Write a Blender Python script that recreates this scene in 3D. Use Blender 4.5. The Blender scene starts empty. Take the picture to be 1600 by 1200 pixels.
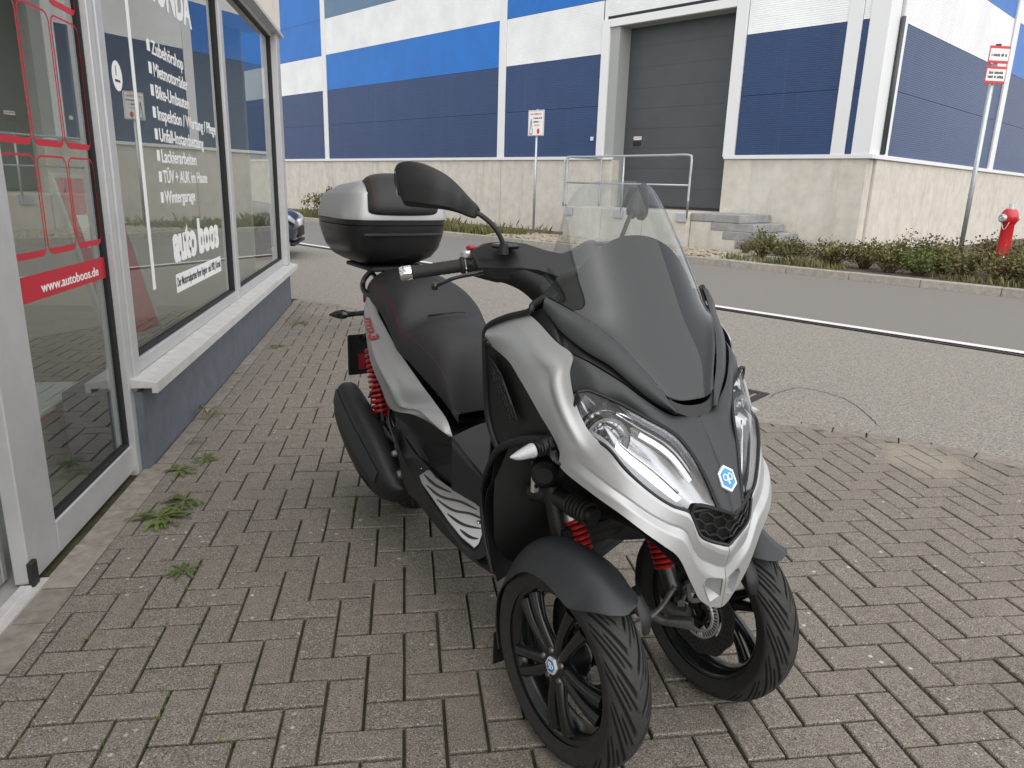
import bpy, bmesh, math, random
from mathutils import Vector, Matrix, noise
random.seed(7)
SC = bpy.context.scene
COL = SC.collection
R = math.radians
# ---------------------------------------------------------------- camera, sky, sun, exposure
cam = bpy.data.cameras.new('camera'); cam_o = bpy.data.objects.new('camera', cam); COL.objects.link(cam_o)
cam.sensor_width = 36.0; cam.lens = 1144.07 / 1600 * 36.0; cam.clip_start = 0.02; cam.clip_end = 800
EYE = 1.29
cr, cd, cf = Vector((0.987919, -0.152342, 0.028434)), Vector((-0.012766, -0.262852, -0.964752)), Vector((0.154446, 0.952733, -0.261622))
cm = Matrix((cr, -cd, -cf)).transposed().to_4x4(); cm.translation = (0, 0, EYE)
cam_o.matrix_world = cm
SC.camera = cam_o
SUN_EL, SUN_AZ = R(55), R(166)          # azimuth clockwise from +Y
world = bpy.data.worlds.new('World'); SC.world = world; world.use_nodes = True
wn = world.node_tree.nodes; wl = world.node_tree.links
bg = wn['Background']; sky = wn.new('ShaderNodeTexSky'); sky.sky_type = 'NISHITA'; sky.sun_disc = False
sky.sun_elevation = SUN_EL; sky.sun_rotation = SUN_AZ; sky.air_density = 1.0; sky.dust_density = 0.7; sky.ozone_density = 1.0
hs = wn.new('ShaderNodeHueSaturation'); hs.inputs['Saturation'].default_value = 0.10
wl.new(sky.outputs[0], hs.inputs['Color']); wl.new(hs.outputs[0], bg.inputs[0]); bg.inputs[1].default_value = 0.15
sun = bpy.data.lights.new('sun', 'SUN'); sun.energy = 0.95; sun.angle = R(110); sun.color = (1, .95, .88)
sun_o = bpy.data.objects.new('sun', sun); COL.objects.link(sun_o)
sd = Vector((math.sin(SUN_AZ) * math.cos(SUN_EL), math.cos(SUN_AZ) * math.cos(SUN_EL), math.sin(SUN_EL)))
sun_o.rotation_euler = sd.to_track_quat('Z', 'Y').to_euler(); sun_o.location = (0, 0, 30)
SC.view_settings.view_transform = 'Standard'; SC.view_settings.look = 'None'
SC.cycles.use_denoising = True
SC.view_settings.exposure = 0.84; SC.view_settings.gamma = 1.0

# ---------------------------------------------------------------- materials
MATS = {}
def mat(name, col=(.5, .5, .5), rough=.5, metal=0., var=None, bump=None, coat=0., rnd=0., emis=None, spec=None, coords='P', extra=None):
    """principled surface; var=(scale, amount[, second colour]) noise tint, bump=(scale, strength), rnd=tint per object"""
    m = bpy.data.materials.new(name); m.use_nodes = True
    n, l = m.node_tree.nodes, m.node_tree.links
    b = n['Principled BSDF']
    b.inputs['Base Color'].default_value = (*col, 1); b.inputs['Roughness'].default_value = rough; b.inputs['Metallic'].default_value = metal
    if coat: b.inputs['Coat Weight'].default_value = coat; b.inputs['Coat Roughness'].default_value = .05
    if spec is not None: b.inputs['Specular IOR Level'].default_value = spec
    if coords == 'P': src = n.new('ShaderNodeNewGeometry').outputs['Position']
    else: src = n.new('ShaderNodeTexCoord').outputs['Object']
    colour = None
    if var:
        t = n.new('ShaderNodeTexNoise'); t.inputs['Scale'].default_value = var[0]; t.inputs['Detail'].default_value = 6; t.inputs['Roughness'].default_value = .6
        l.new(src, t.inputs['Vector'])
        rp = n.new('ShaderNodeValToRGB'); a = var[1]
        c2 = var[2] if len(var) > 2 else tuple(min(1, c * (1 + a)) for c in col)
        c1 = tuple(c * (1 - a) for c in col)
        rp.color_ramp.elements[0].position = .3; rp.color_ramp.elements[1].position = .7
        rp.color_ramp.elements[0].color = (*c1, 1); rp.color_ramp.elements[1].color = (*c2, 1)
        l.new(t.outputs['Fac'], rp.inputs[0]); colour = rp.outputs[0]
    if rnd:
        oi = n.new('ShaderNodeObjectInfo'); mr = n.new('ShaderNodeMapRange')
        mr.inputs[3].default_value = 1 - rnd; mr.inputs[4].default_value = 1 + rnd; l.new(oi.outputs['Random'], mr.inputs[0])
        mx = n.new('ShaderNodeMix'); mx.data_type = 'RGBA'; mx.blend_type = 'MULTIPLY'; mx.inputs[0].default_value = 1
        if colour: l.new(colour, mx.inputs[6])
        else: mx.inputs[6].default_value = (*col, 1)
        cb = n.new('ShaderNodeCombineColor')
        for i in range(3): l.new(mr.outputs[0], cb.inputs[i])
        l.new(cb.outputs[0], mx.inputs[7]); colour = mx.outputs[2]
    if extra: colour = extra(n, l, src, colour, b)
    if colour: l.new(colour, b.inputs['Base Color'])
    if bump:
        t2 = n.new('ShaderNodeTexNoise'); t2.inputs['Scale'].default_value = bump[0]; t2.inputs['Detail'].default_value = 4
        l.new(src, t2.inputs['Vector']); bp = n.new('ShaderNodeBump'); bp.inputs['Strength'].default_value = bump[1]; bp.inputs['Distance'].default_value = bump[2] if len(bump) > 2 else .004
        l.new(t2.outputs['Fac'], bp.inputs['Height']); l.new(bp.outputs[0], b.inputs['Normal'])
    if emis: b.inputs['Emission Color'].default_value = (*emis[0], 1); b.inputs['Emission Strength'].default_value = emis[1]
    MATS[name] = m
    return m
def mixc(n, l, fac, a, c):
    mx = n.new('ShaderNodeMix'); mx.data_type = 'RGBA'
    l.new(fac, mx.inputs[0])
    if hasattr(a, 'links'): l.new(a, mx.inputs[6])
    else: mx.inputs[6].default_value = (*a, 1)
    if hasattr(c, 'links'): l.new(c, mx.inputs[7])
    else: mx.inputs[7].default_value = (*c, 1)
    return mx.outputs[2]
def ramp(n, l, v, p0, p1, flip=False):
    rp = n.new('ShaderNodeMapRange'); rp.inputs[1].default_value = p0; rp.inputs[2].default_value = p1
    rp.inputs[3].default_value = 1. if flip else 0.; rp.inputs[4].default_value = 0. if flip else 1.
    l.new(v, rp.inputs[0]); return rp.outputs[0]
def tex(n, l, src, kind, scale, **kw):
    t = n.new('ShaderNodeTex' + kind); t.inputs['Scale'].default_value = scale
    for k, v in kw.items(): t.inputs[k].default_value = v
    l.new(src, t.inputs['Vector']); return t
def mul(n, l, a, b_):
    m = n.new('ShaderNodeMath'); m.operation = 'MULTIPLY'; l.new(a, m.inputs[0])
    if hasattr(b_, 'links'): l.new(b_, m.inputs[1])
    else: m.inputs[1].default_value = b_
    return m.outputs[0]
def paver_extra(n, l, src, colour, b):
    # lichen spots, fine aggregate grain, sandy dust patches
    g = tex(n, l, src, 'Noise', 300., Detail=2.); colour = mixc(n, l, ramp(n, l, g.outputs[0], .5, .68), colour, (.40, .37, .32))
    g2 = tex(n, l, src, 'Noise', 210., Detail=2.); colour = mixc(n, l, ramp(n, l, g2.outputs[0], .54, .70), colour, (.045, .042, .038))
    v = tex(n, l, src, 'Voronoi', 17.); s = ramp(n, l, v.outputs['Distance'], .07, .13, True)
    cl = tex(n, l, src, 'Noise', 2.6, Detail=2.); s = mul(n, l, s, ramp(n, l, cl.outputs[0], .46, .62))
    colour = mixc(n, l, mul(n, l, s, .85), colour, (.62, .61, .57))
    v3 = tex(n, l, src, 'Voronoi', 55.); s3 = ramp(n, l, v3.outputs['Distance'], .10, .17, True)
    cl3 = tex(n, l, src, 'Noise', 5., Detail=2.); s3 = mul(n, l, s3, ramp(n, l, cl3.outputs[0], .5, .64)); colour = mixc(n, l, mul(n, l, s3, .75), colour, (.56, .55, .51))
    d = tex(n, l, src, 'Noise', .9, Detail=4.); colour = mixc(n, l, mul(n, l, ramp(n, l, d.outputs[0], .56, .75), .5), colour, (.34, .30, .24))
    # patch of soft light painted in by the forecourt edge, with ragged outline
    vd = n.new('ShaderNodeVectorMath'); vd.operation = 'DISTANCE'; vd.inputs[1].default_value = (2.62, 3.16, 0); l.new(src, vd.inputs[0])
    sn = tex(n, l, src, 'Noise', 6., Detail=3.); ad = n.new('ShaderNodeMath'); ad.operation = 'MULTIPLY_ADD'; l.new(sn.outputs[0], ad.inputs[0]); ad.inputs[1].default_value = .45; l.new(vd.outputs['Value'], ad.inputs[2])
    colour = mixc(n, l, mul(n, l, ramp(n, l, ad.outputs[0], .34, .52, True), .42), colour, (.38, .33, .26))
    st = tex(n, l, src, 'Noise', .55, Detail=5.); colour = mixc(n, l, mul(n, l, ramp(n, l, st.outputs[0], .52, .66), .35), colour, (.07, .062, .052))
    return colour
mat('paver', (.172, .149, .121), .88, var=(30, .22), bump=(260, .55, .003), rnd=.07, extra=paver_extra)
mat('paver_lit_patch', (.30, .25, .185), .9, var=(25, .25), bump=(260, .5, .003), rnd=.08)  # paler paver tone for the painted patch of light
mat('edge_stone', (.24, .215, .18), .9, var=(20, .3), bump=(200, .5, .003), rnd=.12)
mat('moss_sand', (.045, .036, .022), .95, var=(7, .5, (.075, .075, .022)), bump=(150, .8, .006))
mat('asphalt_lot', (.18, .164, .142), .9, var=(95, .5, (.43, .40, .35)), bump=(120, 1., .006))
mat('asphalt_road', (.175, .16, .148), .88, var=(110, .3, (.28, .26, .24)), bump=(150, .6, .004))
mat('line_paint', (.72, .72, .70), .7, var=(30, .15))
mat('kerb_stone', (.34, .315, .275), .85, var=(14, .2), bump=(120, .4), rnd=.06)
mat('soil', (.11, .075, .055), .95, var=(18, .5, (.2, .15, .12)), bump=(60, 1., .02))
mat('gravel', (.42, .36, .28), .85, var=(6, .35), rnd=.2)
mat('ground_earth', (.13, .12, .1), .95, var=(1.5, .3))
mat('cast_iron', (.05, .042, .045), .6, metal=.5, var=(40, .3), bump=(90, .4))
def concrete_extra(n, l, src, colour, b):
    mp = n.new('ShaderNodeMapping'); mp.inputs['Scale'].default_value = (1.6, 1.6, .16); l.new(src, mp.inputs['Vector'])
    t = tex(n, l, mp.outputs[0], 'Noise', 3.0, Detail=6., Roughness=.65); colour = mixc(n, l, mul(n, l, ramp(n, l, t.outputs[0], .52, .78), .6), colour, (.36, .33, .275))
    t2 = tex(n, l, src, 'Noise', 1.3, Detail=5.); colour = mixc(n, l, mul(n, l, ramp(n, l, t2.outputs[0], .5, .7), .5), colour, (.66, .63, .58))
    return colour
mat('concrete', (.58, .545, .48), .85, var=(4, .12), bump=(50, .25), extra=concrete_extra)
mat('concrete_step', (.30, .30, .295), .85, var=(5, .25), bump=(60, .4))
def clad_extra(n, l, src, colour, b):
    # faint rain streaks and grime running down the sheets
    mp = n.new('ShaderNodeMapping'); mp.inputs['Scale'].default_value = (2.4, 2.4, .10); l.new(src, mp.inputs['Vector'])
    t = tex(n, l, mp.outputs[0], 'Noise', 4., Detail=5., Roughness=.7); colour = mixc(n, l, mul(n, l, ramp(n, l, t.outputs[0], .56, .8), .09), colour, (.34, .36, .38))
    return colour
def clad(name, col, rough=.42):
    mat(name, col, rough, var=(1.2, .08), rnd=.05, extra=clad_extra)
clad('clad_navy', (.017, .050, .145)); clad('clad_blue', (.002, .150, .53)); clad('clad_white', (.80, .81, .82), .5); clad('clad_steel', (.10, .19, .30))
mat('trim_white', (.74, .75, .76), .45)
mat('joint_dark', (.02, .025, .04), .7)
mat('door_grey', (.058, .068, .073), .5, var=(2, .08))
mat('reveal_grey', (.34, .35, .34), .6)
mat('galvanised', (.50, .53, .55), .42, metal=.75, var=(25, .12))
mat('alu_frame', (.52, .52, .525), .42, metal=.35, var=(9, .06))
mat('alu_sill', (.60, .59, .57), .5, metal=.25, var=(12, .12))
mat('plinth_blue', (.105, .118, .14), .7, var=(8, .18), bump=(80, .3))
mat('cream_wall', (.68, .63, .56), .85, var=(6, .05), bump=(90, .3))
mat('gasket', (.012, .012, .013), .6)
mat('print_white', (.82, .82, .82), .6)
mat('print_red', (.48, .012, .03), .5)
mat('print_black', (.02, .02, .022), .6)
mat('room_floor', (.36, .35, .33), .35, var=(3, .15))
mat('room_wall', (.72, .71, .68), .8)
mat('room_dark', (.05, .05, .055), .7)
mat('sign_white', (.8, .8, .8), .4); mat('sign_red', (.6, .03, .045), .4); mat('sign_pink', (.72, .16, .15), .5)
mat('hydrant_red', (.52, .012, .02), .3, coat=.4)
mat('hydrant_grey', (.6, .62, .62), .35, metal=.6)
mat('leaf_dark', (.09, .092, .027), .55, var=(7, .5, (.21, .195, .065)), spec=.3)
mat('leaf_fresh', (.10, .135, .032), .55, var=(9, .4), spec=.3)
mat('leaf_dry', (.17, .13, .06), .7, var=(9, .4))
mat('grass_blade', (.10, .135, .03), .6, var=(6, .5, (.22, .2, .07)))
mat('twig', (.09, .06, .045), .8)
def glass_mat(name, tint=(.9, .95, .93), ior=1.5, rough=0., dark=1.):
    m = bpy.data.materials.new(name); m.use_nodes = True; n, l = m.node_tree.nodes, m.node_tree.links
    n.remove(n['Principled BSDF']); out = n['Material Output']
    tr = n.new('ShaderNodeBsdfTransparent'); tr.inputs[0].default_value = (*[t * dark for t in tint], 1)
    gl = n.new('ShaderNodeBsdfGlossy'); gl.inputs['Roughness'].default_value = rough
    # Schlick reflectance on the outer faces only (a thin pane: no refraction, no internal bounces)
    lw = n.new('ShaderNodeLayerWeight'); lw.inputs[0].default_value = .5; pw5 = n.new('ShaderNodeMath'); pw5.operation = 'POWER'; pw5.inputs[1].default_value = 4.2; l.new(lw.outputs['Facing'], pw5.inputs[0])
    f0 = ((ior - 1) / (ior + 1)) ** 2; mr = n.new('ShaderNodeMapRange'); mr.inputs[3].default_value = f0; mr.inputs[4].default_value = 1; l.new(pw5.outputs[0], mr.inputs[0])
    ge = n.new('ShaderNodeNewGeometry'); iv = n.new('ShaderNodeMath'); iv.operation = 'SUBTRACT'; iv.inputs[0].default_value = 1; l.new(ge.outputs['Backfacing'], iv.inputs[1])
    fr = n.new('ShaderNodeMath'); fr.operation = 'MULTIPLY'; l.new(mr.outputs[0], fr.inputs[0]); l.new(iv.outputs[0], fr.inputs[1])
    mx = n.new('ShaderNodeMixShader'); l.new(fr.outputs[0], mx.inputs[0]); l.new(tr.outputs[0], mx.inputs[1]); l.new(gl.outputs[0], mx.inputs[2]); l.new(mx.outputs[0], out.inputs[0])
    MATS[name] = m; return m
glass_mat('shop_glass', (.88, .93, .91), 3.5)
# ---------------------------------------------------------------- mesh helpers
def link(name, me, material=None, parent=None):
    if material: me.materials.append(MATS[material])
    o = bpy.data.objects.new(name, me); COL.objects.link(o)
    if parent: o.parent = parent
    return o
def mesh(name, v, f, material=None, parent=None, smooth=False):
    me = bpy.data.meshes.new(name); me.from_pydata([tuple(p) for p in v], [], f); me.validate(); me.update()
    if smooth:
        me.polygons.foreach_set('use_smooth', [True] * len(me.polygons))
    return link(name, me, material, parent)
def empty(name, loc=(0, 0, 0), rz=0., label=None, cat=None, group=None):
    o = bpy.data.objects.new(name, None); COL.objects.link(o); o.location = loc; o.rotation_euler = (0, 0, rz)
    return tag(o, label, cat, group)
def tag(o, label=None, cat=None, group=None, kind=None):
    if label: o['label'] = label
    if cat: o['category'] = cat
    if group: o['group'] = group
    if kind: o['kind'] = kind
    return o
class MB:
    """collects verts and faces of one mesh"""
    def __init__(s): s.v = []; s.f = []
    def add(s, v, f):
        k = len(s.v); s.v += [tuple(p) for p in v]; s.f += [tuple(i + k for i in q) for q in f]; return s
    def box(s, a, b, bev=0.):
        (x0, y0, z0), (x1, y1, z1) = a, b
        if bev <= 0:
            return s.add([(x0, y0, z0), (x1, y0, z0), (x1, y1, z0), (x0, y1, z0), (x0, y0, z1), (x1, y0, z1), (x1, y1, z1), (x0, y1, z1)],
                         [(3, 2, 1, 0), (4, 5, 6, 7), (0, 1, 5, 4), (1, 2, 6, 5), (2, 3, 7, 6), (3, 0, 4, 7)])
        v = []; ids = {}
        for X, sx in ((x0, 1), (x1, -1)):
            for Y, sy in ((y0, 1), (y1, -1)):
                for Z, sz in ((z0, 1), (z1, -1)):
                    for ax in range(3):
                        p = [X, Y, Z]; d = (sx, sy, sz)
                        for k in range(3):
                            if k != ax: p[k] += d[k] * bev
                        ids[(sx, sy, sz, ax)] = len(v); v.append(p)
        f = []
        for sx in (1, -1):      # faces: vertex variant ax lies on face perpendicular to ax
            q = [ids[(sx, a_, b_, 0)] for a_, b_ in ((1, 1), (-1, 1), (-1, -1), (1, -1))]; f.append(q if sx < 0 else q[::-1])
            q = [ids[(a_, sx, b_, 1)] for a_, b_ in ((1, 1), (-1, 1), (-1, -1), (1, -1))]; f.append(q[::-1] if sx < 0 else q)
            q = [ids[(a_, b_, sx, 2)] for a_, b_ in ((1, 1), (-1, 1), (-1, -1), (1, -1))]; f.append(q if sx < 0 else q[::-1])
        for a_ in (1, -1):
            for b_ in (1, -1):
                f.append([ids[(a_, b_, 1, 0)], ids[(a_, b_, 1, 1)], ids[(a_, b_, -1, 1)], ids[(a_, b_, -1, 0)]])
                f.append([ids[(a_, 1, b_, 0)], ids[(a_, 1, b_, 2)], ids[(a_, -1, b_, 2)], ids[(a_, -1, b_, 0)]])
                f.append([ids[(1, a_, b_, 1)], ids[(1, a_, b_, 2)], ids[(-1, a_, b_, 2)], ids[(-1, a_, b_, 1)]])
                for c_ in (1, -1): f.append([ids[(a_, b_, c_, 0)], ids[(a_, b_, c_, 1)], ids[(a_, b_, c_, 2)]])
        return s.add(v, f)
    def prism(s, poly, z0, z1, bev=0.):
        n = len(poly); c = (sum(p[0] for p in poly) / n, sum(p[1] for p in poly) / n)
        v = [(x, y, z0) for x, y in poly]
        rings = [v]
        if bev:
            v1 = [(x, y, z1 - bev) for x, y in poly]; rings.append(v1)
            ins = []
            for i in range(n):
                p0, p1, p2 = Vector(poly[i - 1]), Vector(poly[i]), Vector(poly[(i + 1) % n])
                a, b = (p0 - p1), (p2 - p1)
                if a.length < 1e-6 or b.length < 1e-6: ins.append((p1.x, p1.y, z1)); continue
                a.normalize(); b.normalize(); d = a + b
                cr_ = abs(a.x * b.y - a.y * b.x)
                d = d * (bev / max(cr_, .3)); ins.append((p1.x + d.x, p1.y + d.y, z1))
            rings.append(ins)
        else: rings.append([(x, y, z1) for x, y in poly])
        vv = [p for r_ in rings for p in r_]; f = []
        for k in range(len(rings) - 1):
            for i in range(n): j = (i + 1) % n; f.append((k * n + i, k * n + j, (k + 1) * n + j, (k + 1) * n + i))
        t = (len(rings) - 1) * n; f.append(tuple(range(t, t + n)))
        f.append(tuple(range(n - 1, -1, -1)))
        return s.add(vv, f)
    def tube(s, pts, rad, seg=10, closed=False, caps=True, flat=1.):
        P = [Vector(p) for p in pts]; n = len(P); rr = rad if isinstance(rad, (list, tuple)) else [rad] * n
        T = []
        for i in range(n):
            if closed: t = P[(i + 1) % n] - P[i - 1]
            else: t = P[min(i + 1, n - 1)] - P[max(i - 1, 0)]
            T.append(t.normalized() if t.length > 1e-9 else Vector((0, 0, 1)))
        up = Vector((0, 0, 1)) if abs(T[0].z) < .9 else Vector((1, 0, 0))
        nn = (up - T[0] * up.dot(T[0])).normalized(); v = []
        for i in range(n):
            nn = (nn - T[i] * nn.dot(T[i])).normalized(); bb = T[i].cross(nn)
            r_ = rr[i]
            for k in range(seg):
                a = 2 * math.pi * k / seg; v.append(P[i] + nn * math.cos(a) * r_ * flat + bb * math.sin(a) * r_)
        f = []
        for i in range(n if closed else n - 1):
            for k in range(seg):
                j = (i + 1) % n; f.append((i * seg + k, i * seg + (k + 1) % seg, j * seg + (k + 1) % seg, j * seg + k))
        if caps and not closed:
            f.append(tuple(range(seg - 1, -1, -1))); f.append(tuple(range((n - 1) * seg, n * seg)))
        return s.add(v, f)
    def lathe(s, prof, seg=32, M_=None, a0=0., a1=2 * math.pi, close=False):
        """profile of (radius, height) about +Z, then placed by matrix M_"""
        full = abs(a1 - a0 - 2 * math.pi) < 1e-6; m = seg if full else seg + 1; v = []
        for k in range(m):
            a = a0 + (a1 - a0) * k / seg
            for r_, h in prof: p = Vector((r_ * math.cos(a), r_ * math.sin(a), h)); v.append(M_ @ p if M_ else p)
        n = len(prof); f = []
        for k in range(seg):
            j = (k + 1) % m
            for i in range(n if close else n - 1):
                i2 = (i + 1) % n; f.append((k * n + i, j * n + i, j * n + i2, k * n + i2))
        return s.add(v, f)
    def grid(s, rows, wrap=False):
        n = len(rows[0]); v = [p for r_ in rows for p in r_]; f = []
        for i in range(len(rows) - 1):
            for k in range(n if wrap else n - 1): f.append((i * n + k, i * n + (k + 1) % n, (i + 1) * n + (k + 1) % n, (i + 1) * n + k))
        return s.add(v, f)
    def xf(s, M_): s.v = [tuple(M_ @ Vector(p)) for p in s.v]; return s
    def mir(s): s.v = [(x, -y, z) for x, y, z in s.v]; s.f = [q[::-1] for q in s.f]; return s
    def build(s, name, material=None, parent=None, smooth=False, fix=False, sharp=None):
        o = mesh(name, s.v, s.f, material, parent, smooth)
        if fix or sharp:
            bm = bmesh.new(); bm.from_mesh(o.data)
            if fix: bmesh.ops.remove_doubles(bm, verts=bm.verts, dist=1e-5); bmesh.ops.recalc_face_normals(bm, faces=bm.faces)
            if sharp:
                for e in bm.edges:
                    if len(e.link_faces) == 2 and e.calc_face_angle(0) > R(sharp): e.smooth = False
            bm.to_mesh(o.data); bm.free()
        return o
def text_mesh(body, size, sx=1., bold=0., align='LEFT', shear=0., extrude=.0004, space=1.):
    c = bpy.data.curves.new('lettering', 'FONT'); c.body = body; c.size = size; c.offset = bold; c.extrude = extrude; c.align_x = align; c.shear = shear; c.resolution_u = 3; c.space_character = space
    o = bpy.data.objects.new('lettering', c); COL.objects.link(o); dg = bpy.context.evaluated_depsgraph_get()
    me = bpy.data.meshes.new_from_object(o.evaluated_get(dg)); bpy.data.objects.remove(o); bpy.data.curves.remove(c)
    for v in me.vertices: v.co.x *= sx
    me.materials.clear(); return me
def cr_spline(P, n):
    """n points along a Catmull-Rom spline through P"""
    P = [Vector(p) for p in P]; m = len(P) - 1; out = []
    for i in range(n):
        t = i / (n - 1) * m; k = min(int(t), m - 1); u = t - k
        p1, p2 = P[k], P[k + 1]; p0 = P[k - 1] if k > 0 else p1 * 2 - p2; p3 = P[k + 2] if k + 2 <= m else p2 * 2 - p1
        out.append(.5 * ((2 * p1) + (p2 - p0) * u + (2 * p0 - 5 * p1 + 4 * p2 - p3) * u * u + (3 * p1 - p0 - 3 * p2 + p3) * u ** 3))
    return out
# ---------------------------------------------------------------- ground
YH = R(54.7133)
HU = Vector((math.cos(YH), -math.sin(YH), 0)); HN = Vector((math.sin(YH), math.cos(YH), 0))   # along the hall front, and away from the shop
def HW(u, n, z=0.): return HU * u + HN * n + Vector((0, 0, z))
def sheet(name, poly, z, material, kind='structure'):
    o = mesh(name, [(x, y, z) for x, y in poly], [tuple(range(len(poly)))], material); tag(o, kind=kind); return o
sheet('ground', [(-300, -300), (300, -300), (300, 300), (-300, 300)], -.09, 'ground_earth')
EDGE = [(-1.06, 8.42), (-.4, 7.88), (.55, 6.36), (1.45, 4.86), (1.9, 4.08), (2.06, 3.92), (2.34, 3.78), (2.62, 3.57), (2.88, 3.38), (3.16, 3.05), (3.55, 2.45), (4.3, .8), (4.9, -1.2), (5.2, -4)]
h2 = lambda u, n: tuple(HW(u, n)[:2])
lot = [(-30, 8.45)] + EDGE + [(5.2, -40), h2(60, 7.42), h2(-60, 7.42)]
sheet('parking_lot', lot, -.004, 'asphalt_lot')
sheet('road', [h2(-60, 7.40), h2(60, 7.40), h2(60, 12.02), h2(-60, 12.02)], -.008, 'asphalt_road')
sheet('planting_bed', [h2(-60, 12.1), h2(60, 12.1), h2(60, 45), h2(-60, 45)], .085, 'soil')
ln = sheet('road_line', [h2(-60, 7.565), h2(60, 7.565), h2(60, 7.73), h2(-60, 7.73)], -.003, 'line_paint')
# slot drain along the line
for k in range(-15, 2):
    d = MB()
    d.box((0, 0, -.06), (.996, .012, .004)); d.box((0, .108, -.06), (.996, .12, .004))
    for i in range(24): d.box((.012 + i * .041, .012, -.03), (.012 + i * .041 + .017, .108, .002))
    o = d.build('drain_grating', 'cast_iron'); o.location = HW(k, 7.44, 0); o.rotation_euler = (0, 0, -YH)
    tag(o, 'slotted iron drain grating set in line beside the white road line', 'drain grating', 'drain gratings along the road line')
    if k == -15:
        b = MB().box((-20, -.0, -.08), (40, .12, -.065)).build('drain_channel', 'joint_dark'); b.location = o.location; b.rotation_euler = o.rotation_euler; tag(b, kind='structure')
# kerb stones
for i in range(44):
    u = -35.25 + i * 1.05 + .15
    k = MB().box((0, 0, -.1), (1.043, .14, .112), .012).build('kerb_stone', 'kerb_stone'); k.location = HW(u, 12.0, random.uniform(-.003, .003)); k.rotation_euler = (0, 0, -YH + random.uniform(-.002, .002))
    tag(k, 'pale concrete kerb stone edging the planting bed by the road', 'kerb stone', 'kerb stones along the road')
# a hairline crack and a sealed patch in the forecourt asphalt
CR = [(2.40, 4.28), (2.49, 4.37), (2.64, 4.47), (2.75, 4.51), (2.84, 4.43), (2.90, 4.27), (2.88, 4.05), (2.83, 3.86), (2.77, 3.69)]
cp_ = cr_spline([(x, y, 0) for x, y in CR], 60); cl_, crr = [], []
for k, p in enumerate(cp_):
    t = (cp_[min(k + 1, 59)] - cp_[max(k - 1, 0)]).normalized(); w = .0026 + .002 * noise.noise(p * 9); j = noise.noise(p * 23) * .012; sd_ = Vector((-t.y, t.x, 0))
    cl_.append(p + sd_ * (w + j) + Vector((0, 0, -.0015))); crr.append(p + sd_ * (j - w) + Vector((0, 0, -.0015)))
ck = MB().grid([cl_, crr]).build('asphalt_crack', 'joint_dark'); tag(ck, kind='structure')
# gully
g = MB(); W = .5
g.box((0, 0, -.05), (W, .05, .004), .004); g.box((0, W - .05, -.05), (W, W, .004), .004); g.box((0, .05, -.05), (.05, W - .05, .004)); g.box((W - .05, .05, -.05), (W, W - .05, .004))
for i in range(6): g.box((.085 + i * .058, .05, -.05), (.085 + i * .058 + .026, W - .05, .002))
g.box((.04, .04, -.058), (W - .04, W - .04, -.052))
go = g.build('storm_drain', 'cast_iron'); go.location = (2.45, 4.37, 0); go.rotation_euler = (0, 0, R(130)); tag(go, 'rusty brown cast iron storm drain grate beside the paving', 'drain grate')

# ---------------------------------------------------------------- block paving, 90 degree herringbone
pav = sheet('paving', [(-1.25, -6), (5.2, -6)] + EDGE[::-1][1:] + [(-1.25, 8.42)], -.014, 'moss_sand')
def inside(p, poly):
    c = False; n = len(poly)
    for i in range(n):
        (x0, y0), (x1, y1) = poly[i - 1], poly[i]
        if (y0 > p[1]) != (y1 > p[1]) and p[0] < (x1 - x0) * (p[1] - y0) / (y1 - y0) + x0: c = not c
    return c
def clip(poly, a, b):
    """keep what lies left of a->b"""
    out = []; d = lambda p: (b[0] - a[0]) * (p[1] - a[1]) - (b[1] - a[1]) * (p[0] - a[0])
    for i in range(len(poly)):
        p, q = poly[i - 1], poly[i]; dp, dq = d(p), d(q)
        if (dp >= 0) != (dq >= 0):
            t = dp / (dp - dq); out.append((p[0] + (q[0] - p[0]) * t, p[1] + (q[1] - p[1]) * t))
        if dq >= 0: out.append(q)
    return out
# edge setts just inside the asphalt border
eo = []
for i in range(len(EDGE) - 1):
    a, b = Vector(EDGE[i]), Vector(EDGE[i + 1]); n_ = max(1, round((b - a).length / .21)); t = (b - a).normalized(); nr = Vector((t.y, -t.x))   # right of travel = paving side
    if nr.dot(Vector((0, 1)) - a) < 0: nr = -nr
    L = (b - a).length / n_
    for k in range(n_):
        p = a + t * (L * k + .004); q = a + t * (L * (k + 1) - .004); eo.append([tuple(p + nr * .004), tuple(q + nr * .004), tuple(q + nr * .10), tuple(p + nr * .10)])
ang = R(-.7); ca, sa = math.cos(ang), math.sin(ang); OX, OY = -.591, 1.841
def pw(i, j): x, y = i * .1, j * .1; return (OX + x * ca - y * sa, OY + x * sa + y * ca)
bound = [(-1.03, -5), (4.6, -5)] + EDGE[::-1][1:] + [(-1.03, 8.4)]
cells = []
for j in range(-32, 70):
    for i in range(-6, 52):
        k = (i - j) % 4
        if k == 0: cells.append((i, j, 2, 1))
        elif k == 3: cells.append((i, j, 1, 2))
G = .0040
full = {}
for w, h in ((2, 1), (1, 2)):
    poly = [(G, G), (w * .1 - G, G), (w * .1 - G, h * .1 - G), (G, h * .1 - G)]
    me = bpy.data.meshes.new('paver'); t = MB().prism(poly, -.05, 0, .0035); me.from_pydata(t.v, [], t.f); me.update(); me.materials.append(MATS['paver']); full[(w, h)] = me
items = []
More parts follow.
